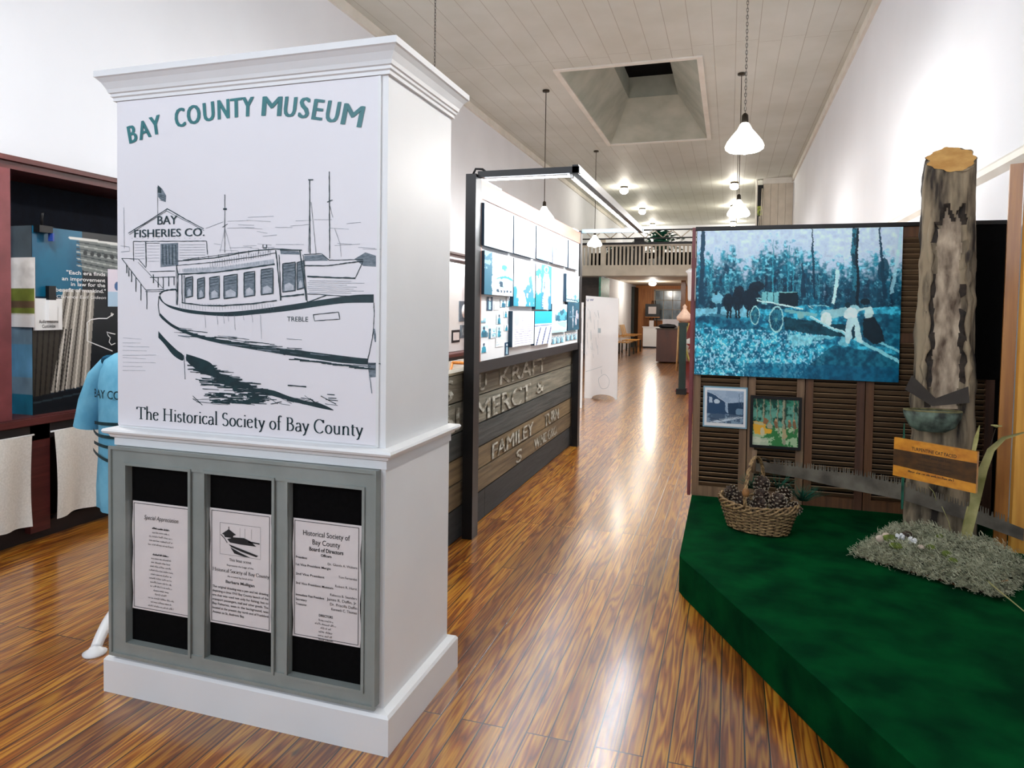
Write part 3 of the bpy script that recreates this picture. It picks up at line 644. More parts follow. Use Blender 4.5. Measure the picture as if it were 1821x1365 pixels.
def notice(xa, xb, za, zb, label, fn):
    t = thing('paper_notice', ((xa + xb) / 2, 2.04, za), label, 'notice', 'printed notices in the pillar case')
    w = MB(); n = 14; vs = []; pl_ = Plane((0, 2.042, 0), (1, 0, 0), (0, 0, 1))
    for i in range(n + 1):
        z = za + (zb - za) * i / n; wob = .0025 * math.sin(i * 1.1 + xa * 9)
        vs += [(xa + wob, 2.0425, z), (xb + wob, 2.0425, z), (xa + wob, 2.0435, z), (xb + wob, 2.0435, z)]
    w.add(vs, [(4 * i, 4 * i + 1, 4 * i + 5, 4 * i + 4) for i in range(n)] + [(4 * i + 2, 4 * i + 6, 4 * i + 7, 4 * i + 3) for i in range(n)]); w.build('paper_sheet', M_paper, t)
    k = MB(); g = .008
    rib(k, pl_, [(xa + g, za + g), (xb - g, za + g)], .002); rib(k, pl_, [(xa + g, zb - g), (xb - g, zb - g)], .002); rib(k, pl_, [(xa + g, za + g), (xa + g, zb - g)], .002); rib(k, pl_, [(xb - g, za + g), (xb - g, zb - g)], .002)
    fn(k, pl_, xa, xb, za, zb); k.build('printing', M_txt, t)
def n1(k, p, xa, xb, za, zb):
    c_ = (xa + xb) / 2; text(k, p, 'Special Appreciation', c_, zb - .066, .024, .16, 0, al='c', slant=.3)
    y = zb - .10
    for i, wd in enumerate((.08, .08, .11, .11, .12)): scribble(k, p, c_ - wd / 2, y, wd, .0075, i, wt=2.2 if i == 0 else 1); y -= .0155
    y -= .022
    for i, wd in enumerate((.075, .09, .09, .10, .11, .095, .11, .10, .10, .07, .055, .12, .095, .12)): scribble(k, p, c_ - wd / 2, y, wd, .0075, 20 + i, wt=2.2 if i == 0 else 1); y -= .0152
def n2(k, p, xa, xb, za, zb):
    c_ = (xa + xb) / 2
    def S(u, v): return (xa + .045 + u * .175, zb - .05 - v * .115)
    rib(k, p, [S(0, 0), S(1, 0), S(1, 1), S(0, 1), S(0, 0)], .001)
    def sp(pts, wd): rib(k, p, [S(*q) for q in pts], wd)
    def sfl(pts): fill(k, p, [S(*q) for q in pts], .0006)
    sfl([(.05, .35), (.22, .18), (.4, .33), (.33, .38), (.33, .45), (.12, .45), (.1, .38)]); sp([(.22, .18), (.22, .1)], .003)
    sfl([(.18, .5), (.35, .42), (.6, .4), (.75, .47), (.9, .62), (.5, .62), (.25, .6)]); sp([(.7, .5), (.98, .52)], .005)
    sfl([(.22, .66), (.5, .75), (.95, .9), (.9, .95), (.55, .85), (.28, .74)]); sfl([(.26, .75), (.5, .88), (.75, .99), (.6, .99), (.36, .93)])
    for x in (.5, .62, .78): sp([(x, .1), (x, .42)], .0007)
    sp([(.02, .38), (.12, .5), (.18, .62)], .003)
    text(k, p, 'This boat scene', c_, zb - .187, .015, .095, al='c'); text(k, p, 'Represents the Logo of the', c_, zb - .206, .010, .115, al='c')
    serif_text(k, p, 'Historical Society of Bay County', xa + .012, zb - .230, .019, .245, d=.0007, k=1.3)
    text(k, p, 'As created by local artist', c_, zb - .247, .010, .11, al='c'); text(k, p, 'Barbara Mulligan', c_, zb - .269, .015, .125, .015, al='c')
    for i, s in enumerate(('The original drawing was a pen and ink drawing', 'depicting a circa 1910 Bay County launch of the', 'era that was used not only for fishing, but to', 'transport passengers, mail and other goods. The', 'Bay Fisheries, seen in the background, was', 'located at the present day north end of Frankford', 'Avenue on St. Andrews Bay.')):
        text(k, p, s, xa + .012, zb - .292 - i * .0158, .0125, .242 if i < 6 else .14, .008)
def n3(k, p, xa, xb, za, zb):
    c_ = (xa + xb) / 2
    text(k, p, 'Historical Society of', c_, zb - .056, .026, .185, .004, al='c'); text(k, p, 'Bay County', c_, zb - .085, .026, .11, .004, al='c')
    text(k, p, 'Board of Directors', c_, zb - .108, .019, .135, .02, al='c'); text(k, p, 'Officers', c_, zb - .124, .013, .042, .02, al='c')
    y = zb - .14
    for i, (l, wl_, r_, wr) in enumerate((('President', .045, 'Dr. Glenda A. Walters', .115), ('1st Vice President Margie', .14, 'Tom Fernandez', .072), ('2nd Vice President', .115, 'Robert R. Hurst', .085), ('3rd Vice President Museum', .15, 'Rebecca B. Saunders', .105))):
        text(k, p, l, xa + .013, y, .0115, wl_, .012); text(k, p, r_, xb - .013 - wr, y - (.010 if i == 0 else .024), .012, wr); y -= (.026 if i == 0 else .033)
    y -= .008
    for i, (l, wl_, r_, wr) in enumerate((('Immediate Past President', .115, 'James R. Daffin, Jr.', .118), ('Secretary', .045, 'Dr. Priscilla Daffin', .105), ('Treasurer', .045, 'Kenneth C. Thomas', .10))):
        text(k, p, l, xa + .013, y, .0115, wl_, .012); text(k, p, r_, xb - .013 - wr, y, .014, wr); y -= .0165
    y -= .012; text(k, p, 'DIRECTORS', c_, y, .012, .055, .02, al='c'); y -= .0155
    for i, wd in enumerate((.055, .085, .04, .055, .06, .055)): scribble(k, p, c_ - wd / 2, y, wd, .008, 60 + i); y -= .0135
notice(-2.161, -1.888, .335, .751, 'left notice in the pillar case, headed with italic appreciation title above a list', n1)
notice(-1.799, -1.533, .336, .760, 'middle notice in the pillar case, with a small boat scene printed on top', n2)
notice(-1.444, -1.175, .341, .760, 'right notice in the pillar case, listing the board of directors', n3)

# ------------------------------------------------------------------ left shop-front cabinet
XC = -4.12
cab = thing('wall_display_cabinet', (-4.45, 3.6, 0), 'long maroon wooden display cabinet along the left wall', 'display cabinet')
w = MB(); w.box(XL + .01, XC, -1.5, 12.2, .735, .79); w.box(XC - .02, XC + .02, -1.5, 12.2, .742, .782); w.build('countertop', M_maroon, cab)
w = MB(); w.box(-4.30, XC, -1.5, 12.2, 2.30, 2.35); w.box(-4.30, XC + .03, -1.5, 12.2, 2.345, 2.375); w.box(XL + .01, -4.30, -1.5, 12.2, 2.345, 2.37); w.build('header_moulding', M_maroon, cab)
bx(XL + .005, XL + .03, -1.5, 4.6, .79, 2.345).build('back_panel', mat('navy_felt', (12, 24, 40), (8, 16, 30), .9, 20), cab)
bx(XL + .005, XL + .03, 4.6, 12.2, .79, 2.345).build('back_panel', M_white, cab)
for y in (0.9, 2.90, 5.2, 7.6, 10.9): bx(-4.22, XC, y, y + .12, .79, 2.30).build('upright', M_maroonp, cab)
for y in (0.75, 2.0, 3.13, 4.38, 5.6, 6.85, 8.1, 9.35, 10.6, 11.8): bx(-4.2, XC, y, y + .13, .06, .735).build('lower_post', M_maroon, cab)
w = MB(); w.box(-4.25, -4.17, -1.5, 12.2, 0, .10); w.box(-4.2, XC, -1.5, 12.2, .64, .735); w.box(-4.6, -4.58, -1.5, 12.2, 0, .735); w.build('base_rail', mat('dark_cabinet_base', (34, 20, 18), (22, 12, 12), .6, 8), cab)
def curtain(ya, yb, label, zb_=.12):
    w = MB(); n = 46; vs = []; rr_ = random.Random(int(ya * 10)); ph = rr_.uniform(0, 6)
    rows = 12
    for j in range(rows + 1):
        t = j / rows; z = .685 - (.685 - zb_) * t
        for i in range(n + 1):
            s_ = i / n; y = ya + (yb - ya) * (s_ + .012 * t * math.sin(3 * s_)) ; d = .024 * math.sin(s_ * 24 + ph + .6 * math.sin(s_ * 7)) * (.35 + .65 * t) + .016 * math.sin(s_ * 9 + 3 * t)
            vs.append((XC + .022 + d + .01 * t, y, z + .006 * math.sin(s_ * 11)))
    f = [(j * (n + 1) + i, (j + 1) * (n + 1) + i, (j + 1) * (n + 1) + i + 1, j * (n + 1) + i + 1) for j in range(rows) for i in range(n)]
    w.add(vs, f, 0, True)
    t = thing('curtain', (XC, (ya + yb) / 2, zb_), label, 'curtain', 'white curtains under the maroon cabinet')
    w.build('cloth', M_linen, t)
    h_ = MB(); h_.box(XC + .03, XC + .042, ya + .002, yb - .002, zb_ + .075, zb_ + .079); 
    MB().tube([(XC + .02, ya - .02, .682), (XC + .02, yb + .02, .682)], .006, 8).build('curtain_rod', M_white, t)
curtain(2.1, 3.12, 'white curtain at the left edge of the photo, under the maroon cabinet')
curtain(3.27, 4.36, 'white pleated curtain under the cabinet beside the blue shirt')
for i, (ya, yb) in enumerate(((4.52, 5.58), (5.74, 6.83), (6.99, 8.08), (8.24, 9.33))): curtain(ya, yb, 'white curtain under the cabinet hidden behind the pillar')
curtain(9.49, 10.58, 'white curtain under the cabinet, seen between pillar and black post'); curtain(10.74, 11.78, 'white curtain farthest along the cabinet behind the photo panel')

# display box with the courthouse picture
bb = thing('courthouse_display_box', (-4.3, 3.6, .79), 'free-standing display box printed with a courthouse and stone columns, on the maroon counter', 'display box')
bx(-4.44, -4.185, 3.20, 4.70, .79, 1.985).build('box_body', mat('dark_box', (24, 34, 44), (18, 26, 36), .5, 6), bb)
def court():
    c_ = Cv(260, 210, (145, 360, 560, 1270)); c_.a[:] = (20, 26, 32); n = fbm(210, 260, 40, 3); X_, Y_ = c_.X, c_.Y
    c_.mask(X_ < 290, (16, 96, 128)); c_.mask((X_ < 290) & (Y_ > 700), (20, 40, 58)); c_.mask(X_ < 290, (10, 60, 90), np.clip(n * 1.6 - .6, 0, 1))
    c_.poly([(280, 395), (560, 440), (560, 640), (290, 560)], (104, 112, 112))
    for k in range(9): c_.line([(275, 400 + k * 17), (560, 430 + k * 22)], 6, (44, 56, 60) if k % 2 else (166, 172, 170))
    c_.line([(255, 400), (560, 410)], 12, (214, 216, 214))
    for k in range(12): c_.ell(300 + k * 22, 470 + k * 2, 7, 12, (30, 40, 44))
    for xa, xb, xc, xd in ((235, 330, 180, 310), (440, 498, 415, 500)):
        c_.poly([(xa, 660), (xb, 660), (xd, 1150), (xc, 1175)], (150, 146, 138))
        for k in range(9):
            t = k / 9; c_.line([(xa + (xb - xa) * t, 665), (xc + (xd - xc) * t, 1160)], 5, (70, 66, 62) if k % 2 else (206, 202, 194))
    c_.poly([(145, 850), (235, 850), (190, 1180), (145, 1190)], (58, 54, 48)); 
    for k in range(7): c_.line([(160 + k * 16, 860), (150 + k * 14, 1180)], 4, (30, 28, 26))
    c_.poly([(145, 1180), (560, 1130), (560, 1270), (145, 1270)], (18, 24, 30)); c_.line([(150, 1210), (560, 1150)], 8, (44, 58, 66))
    return c_
p = sheet('courthouse_print', court(), (-4.183, 3.20, 1.985), (0, 1.0, 0), (0, 0, -1.195), bb, .3)
def side():
    c_ = Cv(60, 200, (5, 360, 150, 1270)); n = fbm(200, 60, 30, 5); c_.a[:] = (80, 92, 100)
    c_.mask(c_.Y > 520, (84, 116, 132)); c_.mask(c_.Y > 850, (120, 150, 170)); c_.mask(abs(c_.Y - 1010) < 80, (90, 160, 205), .7); c_.mask(c_.Y > 1170, (40, 120, 150)); c_.a *= (.75 + .5 * n)[..., None]; return c_
sheet('side_print', side(), (-4.44, 3.198, 1.985), (.255, 0, 0), (0, 0, -1.195), bb, .3)
pk = Plane((-4.1815, 0, 0), (0, 1, 0), (0, 0, 1))
def qx(u, v): p_ = atX(u, v, -4.1815); return (p_.y, p_.z)
w = MB()
for s, u1, u2, v in (('"Each era finds', 118, 187, 487), ('an improvement', 110, 187, 498), ('in law for the', 126, 187, 508), ('benefit of mankind."', 99, 188, 518)):
    a, b = qx(u1, v), qx(u2, v); text(w, pk, s, a[0], a[1], .036, b[0] - a[0], .012); tag(w.build('quotation_line', M_white, bb), 'white lettering'); w = MB()
a, b = qx(100, 527), qx(188, 532); text(w, pk, 'Clarence Earl Gideon', a[0], a[1] - .01, .03, b[0] - a[0], 0, slant=.2)
tag(w.build('quotation_source', M_white, bb), 'white lettering')
w = MB(); 
for pts in ([(202, 558), (196, 562), (190, 566), (175, 566), (162, 568), (155, 573), (155, 606), (170, 612), (200, 624)], [(205, 594), (196, 592), (190, 590), (192, 596), (196, 600), (194, 608), (198, 613), (205, 610)]): rib(w, pk, [qx(*q) for q in pts], .007)
text(w, pk, 'B', *qx(197, 562), .035, None, .01); w.build('county_outline', M_white, bb)
c_ = Cv(40, 60, (0, 0, 1, 1), (222, 216, 232)); c_.ell(.7, .45, .2, .12, (60, 100, 150)); c_.mask(c_.Y > .6, (170, 200, 225))
a, b = qx(191, 478), qx(215, 545); sheet('small_poster', c_, (-4.179, a[0], a[1]), (0, b[0] - a[0], 0), (0, 0, b[1] - a[1]), bb)
# light paper notice on the side face
pp = thing('landscape_flyer', (-4.32, 3.19, 1.3), 'pale flyer with a green landscape taped to the display box side', 'flyer')
c_ = Cv(60, 90, (0, 0, 1, 1), (228, 226, 216)); n = fbm(90, 60, 20, 8); c_.mask((c_.Y > .42) & (c_.Y < .8), (120, 132, 60)); c_.mask((c_.Y > .62) & (c_.Y < .72), (110, 90, 70)); c_.mask((c_.Y < .45), (240, 240, 238)); c_.a *= (.8 + .4 * n)[..., None]; c_.mask(c_.Y > .82, (246, 246, 246))
a = atY(4, 458, 3.19); b = atY(62, 582, 3.19)
bx(a.x, b.x, 3.190, 3.194, b.z, a.z).build('backing', M_paper, pp); sheet('flyer_print', c_, (a.x, 3.1885, a.z), (b.x - a.x, 0, 0), (0, 0, b.z - a.z), pp)
# audio guide card
ag = thing('audio_guide_holder', (-4.16, 3.42, 1.1), 'white card with audio wand holder standing against the courthouse picture', 'audio guide')
a = atX(61, 530, -4.165); b = atX(111, 586, -4.165)
bx(-4.175, -4.165, a.y, b.y, b.z, a.z).build('white_card', M_white, ag)
a2 = atX(84, 508, -4.15); b2 = atX(99, 570, -4.15)
bx(-4.166, -4.135, a2.y, b2.y, b2.z, a2.z - .09).build('wand_holder', M_white, ag); bx(-4.17, -4.14, a2.y + .004, b2.y - .004, a2.z - .09, a2.z).build('wand', M_blackp, ag)
w = MB(); pa = Plane((-4.1645, 0, 0), (0, 1, 0), (0, 0, 1)); text(w, pa, 'Audio Welcome', (a.y + b.y) / 2, b.z + .045, .03, .13, .01, al='c'); text(w, pa, 'Customize', (a.y + b.y) / 2, b.z + .015, .03, .09, .01, al='c'); w.build('card_lettering', M_txt, ag)
# clamp light on top of box
cl = thing('clamp_light', (-4.2, 3.3, 1.98), 'small black clamp light gripping the top of the courthouse display', 'clamp light')
a = atX(62, 400, -4.17); b = atX(86, 415, -4.17)
bx(-4.19, -4.13, a.y, b.y, b.z, a.z).build('clamp_body', M_blackp, cl); bx(-4.16, -4.12, a.y + .09, b.y - .01, b.z - .05, b.z).build('blue_grip', mat('blue_plastic', (40, 70, 150), (30, 56, 130), .4, 9), cl)
MB().tube([(-4.17, (a.y + b.y) / 2, a.z), (-4.17, (a.y + b.y) / 2, a.z + .05), (-4.15, (a.y + b.y) / 2 - .01, a.z + .08)], .008, 8).build('lamp_neck', M_blackp, cl)
# white display boards far along the case, seen in the slot beside the pillar
wb_ = thing('white_display_board', (-4.5, 10.1, .79), 'brightly lit white display board in the cabinet, seen between pillar and black post', 'display board')
bx(-4.32, -4.29, 8.9, 11.5, .80, 2.24).build('board', M_white, wb_)
def slotpic(u1, v1, u2, v2, name, label, c1, c2):
    a = atX(u1, v1, -4.28); b = atX(u2, v2, -4.28); y_0, y_1 = sorted((a.y, b.y)); z_0, z_1 = sorted((a.z, b.z))
    t = thing(name, (-4.28, (y_0 + y_1) / 2, z_0), label, 'picture'); bx(-4.289, -4.275, y_0, y_1, z_0, z_1).build('frame', c1, t)
    g = .12 * (y_1 - y_0); bx(-4.275, -4.27, y_0 + g, y_1 - g, z_0 + g, z_1 - g).build('print', c2, t); return t
M_gp = mat('grey_photo_print', (150, 160, 165), (60, 74, 84), .5, 12); M_greyf = mat('grey_frame', (96, 110, 122), (84, 98, 110), .5, 9)
t = slotpic(817, 535, 836, 571, 'oval_portrait', 'grey square mount with a white oval print on the white display board', M_greyf, M_greyf)
MB().lathe([(0, .004), (.15, .003), (.15, 0)], (-4.27, atX(827, 553, -4.27).y, atX(827, 553, -4.27).z), 24, axis=(1, 0, 0), sx=.8).build('oval_print', M_paper, t)
slotpic(804, 587, 817, 608, 'small_picture', 'cream document in a thin black frame low on the white board', M_blackp, M_paper)
slotpic(819, 578, 833, 600, 'small_picture', 'grey picture print beside the cream document on the white board', M_greyf, M_gp)
for y in (9.0, 10.4): 
    f = thing('wooden_rack', (-3.6, y, .0), 'pale wooden bar rack behind the weathered plank barrier', 'rack', 'pale wooden racks behind the barrier')
    MB().tube([(-3.9, y, .02), (-3.9, y + .4, .7)], .02, 6).build('leg', M_pine, f); MB().tube([(-3.3, y, .02), (-3.3, y + .4, .7)], .02, 6).build('leg', M_pine, f); MB().tube([(-3.9, y + .4, .7), (-3.3, y + .4, .7)], .025, 6).build('top_bar', M_pine, f)

# ------------------------------------------------------------------ blue shirt on stand
ss = thing('garment_stand', (-2.86, 2.78, 0), 'white garment stand whose curved foot shows left of the pillar base', 'garment stand')
MB().tube([(-2.86, 2.78, .2), (-2.86, 2.78, 1.36)], .016, 10).build('post', M_white, ss)
MB().lathe([(0, 1.33), (.045, 1.33), (.05, 1.36), (.04, 1.39), (0, 1.4)], (-2.86, 2.78, 0), 16).build('neck_cap', M_white, ss)
for ang in (-61.8, 25, 112):
    ca, sa = math.cos(math.radians(ang)), math.sin(math.radians(ang)); pts = curve([(0.0, .08), (.12, .085), (.30, .085), (.46, .078), (.56, .05), (.62, .02)], 5)
    leg = MB().tube([(-2.86 + r_ * ca, 2.78 + r_ * sa, z) for r_, z in pts], [.028 - .006 * (i / len(pts)) for i in range(len(pts))], 10).build('leg', M_white, ss)
    MB().lathe([(0, 0), (.045, 0), (.048, .008), (.03, .018), (.02, .03), (0, .035)], (-2.86 + .63 * ca, 2.78 + .63 * sa, 0), 18).build('foot_pad', M_white, leg)
ts = thing('tee_shirt', (-2.86, 2.78, .45), 'light blue short-sleeved tee shirt on a stand, half behind the pillar', 'shirt')
w = MB(); n = 40; prof = [(.45, .27, .15), (.55, .275, .155), (.75, .265, .15), (.95, .262, .15), (1.08, .27, .145), (1.16, .265, .13), (1.21, .235, .115), (1.245, .17, .095), (1.265, .10, .08), (1.275, .075, .07)]
vs = []
for z, a, b in prof:
    for k in range(n):
        g = 2 * PI * k / n; fz = (1.25 - z) / .8; fold = 1 + .045 * fz * math.sin(g * 9 + z * 3) + .02 * fz * math.sin(g * 5 + z * 9)
        vs.append((-2.86 + a * math.cos(g) * fold, 2.78 + b * math.sin(g) * fold, z))
w.add(vs, [(i * n + k, i * n + (k + 1) % n, (i + 1) * n + (k + 1) % n, (i + 1) * n + k) for i in range(len(prof) - 1) for k in range(n)], 0, True); w.build('shirt_body', M_tshirt, ts)
for s_ in (-1, 1):
    w = MB().tube([(-2.86 + s_ * .19, 2.78, 1.19), (-2.86 + s_ * .26, 2.775, 1.12), (-2.86 + s_ * .315, 2.77, .99), (-2.86 + s_ * .345, 2.765, .855)], [.085, .092, .092, .092], 18, cap=False, flat=.72); w.build('sleeve', M_tshirt, ts)
w = MB(); psh = Plane((0, 2.78 - .156, 0), (1, 0, 0), (0, 0, 1)); text(w, psh, 'BAY COUNTY', -2.86, 1.03, .06, .38, .01, al='c', d=.012)
for pts in ([(-3.07, .86), (-2.98, .84), (-2.75, .85), (-2.68, .88)], [(-3.06, .80), (-2.9, .79), (-2.72, .81)], [(-3.08, .76), (-2.9, .72), (-2.7, .74)], [(-3.05, .9), (-2.8, .91)]): rib(w, psh, curve(pts, 6), .016, .012)
w.v = [(x, 2.78 - .168 * math.sqrt(max(.02, 1 - ((x + 2.86) / .29) ** 2)), z) for x, y, z in w.v]
w.build('shirt_print', M_ink, ts)

# ------------------------------------------------------------------ weathered plank barrier and lit photo panel
XB = -1.655
br_ = thing('plank_barrier', (-1.67, 5.7, 0), 'low wall of weathered grey-brown planks with faded white painted words', 'plank wall')
zz = [0.0, .215, .375, .535, .70, .90, 1.08]
pc = [((40, 42, 42), (26, 28, 28)), ((112, 94, 66), (70, 56, 38)), ((122, 102, 70), (82, 66, 44)), ((66, 66, 62), (40, 42, 40)), ((124, 118, 102), (80, 78, 66)), ((110, 102, 84), (74, 66, 52))]
for i in range(6):
    mt = wood('weathered_plank_%d' % i, *pc[i], 1, .9, .75, .5)
    w = MB(); y_ = 3.2
    cuts = [3.2, 7.78] if i % 2 else [3.2, 4.62 + .3 * i, 7.78]
    for a, b in zip(cuts[:-1], cuts[1:]): w.box(XB - .03 + (.003 * (i % 3)), XB + (.004 * (i % 2)), a + .002, b - .002, zz[i] + .005, zz[i + 1] - .006)
    w.build('plank', mt, br_)
bx(XB - .075, XB - .035, 3.2, 7.78, 0, 1.07).build('plank_backing', M_black, br_)
w = MB().box(XB - .10, XB + .008, 3.2, 7.80, 1.08, 1.095); w.build('top_board', wood('pale_cap_board', (150, 138, 110), (110, 98, 76), 1), br_)
def chalk():
    M = mat('faded_white_paint', (176, 174, 162), (104, 96, 78), .8, 22, (1, .5, 1.4), lo=.40, hi=.62); return M
w = MB(); pb = Plane((XB + .0045, 0, 0), (0, 1, 0), (0, 0, 1))
def ptext(s, u1, v1, u2, hpx_size, bold=.012):
    a = atX(u1, v1, XB); b = atX(u2, v1, XB); text(w, pb, s, a.y, a.z, hpx_size, b.y - a.y, bold, d=.0035)
def ptx(s, ya, yb, z_, size):
    for j_ in range(3): text(w, pb, s, ya + .006 * j_, z_, size, yb - ya, 0, d=.0035 + .0006 * j_)
M_chalk = chalk()
for args in (('S', 3.78, 3.98, .925, .19), ('IN', 3.72, 4.08, .72, .21), ('U', 4.45, 4.60, .93, .17), ('KRAFT', 4.90, 6.25, .925, .19), ('MERCT', 4.40, 5.75, .715, .21), ('&', 5.95, 6.2, .74, .16),
             ('FAMILEY', 4.75, 5.85, .392, .165), ('TURN', 6.25, 6.8, .392, .165), ('S', 5.35, 5.5, .232, .15), ('WINE GRO.', 5.9, 6.75, .245, .13)):
    w = MB(); ptx(*args); w.build('painted_word', M_chalk, br_)

ep = thing('photo_exhibit_panel', (-1.60, 5.8, 0), 'tall brightly lit exhibit panel on black posts covered with photographs', 'exhibit panel')
for ya in (4.13, 7.36): bx(-1.635, -1.565, ya, ya + .105, 0, 2.365).build('post', M_blackp, ep)
bx(-1.622, -1.572, 4.235, 7.36, 1.075, 1.15).build('bottom_rail', M_blackp, ep)
bx(-1.622, -1.582, 4.235, 7.36, 1.15, 2.345).build('panel_board', M_white, ep)
w = MB(); w.box(-1.582, -1.568, 4.235, 7.36, 2.225, 2.345); w.box(-1.582, -1.568, 4.235, 4.262, 1.15, 2.225)
w.build('wood_border', mat('pale_pink_wood', (168, 122, 104), (148, 104, 88), .55, 3, (1, .2, 4)), ep)
cf = thing('canopy_light_frame', (-1.2, 5.85, 2.3), 'black overhead frame holding a long fluorescent tube in front of the photo panel', 'light fitting')
w = MB(); w.box(-1.565, -.90, 4.16, 4.20, 2.345, 2.385); w.build('near_arm', M_blackp, cf)
w = MB(); w.box(-1.565, -.90, 7.42, 7.46, 2.345, 2.385); w.build('far_arm', mat('lit_blue_arm', (168, 196, 214), (150, 180, 200), .4, 9), cf)  # black arm coloured pale blue for the tube's light falling on it
bx(-.945, -.905, 4.16, 7.46, 2.338, 2.395).build('rail', M_blackp, cf)
w = MB(); w.tube([(-.975, 4.22, 2.345), (-.975, 7.40, 2.345)], .011, 12); w.build('fluorescent_tube', M_tube, cf)
MB().tube([(-1.53, 4.20, 2.334), (-.97, 4.20, 2.334)], .006, 8).build('light_strip', M_tube, cf)
bx(-.965, -.945, 4.18, 4.22, 2.32, 2.35).build('tube_holder', M_white, cf)
w = MB(); w.box(-1.60, -1.585, 4.27, 4.7, 2.348, 2.362); w.box(-1.60, -1.585, 7.1, 7.34, 2.348, 2.362); w.build('top_strip_light', M_tube, cf)
MB().tube([(-1.60, 4.16, 2.36), (-1.58, 4.16, 2.40), (-1.54, 4.18, 2.40), (-1.51, 4.18, 2.375)], .008, 8).build('cable', M_blackp, cf)

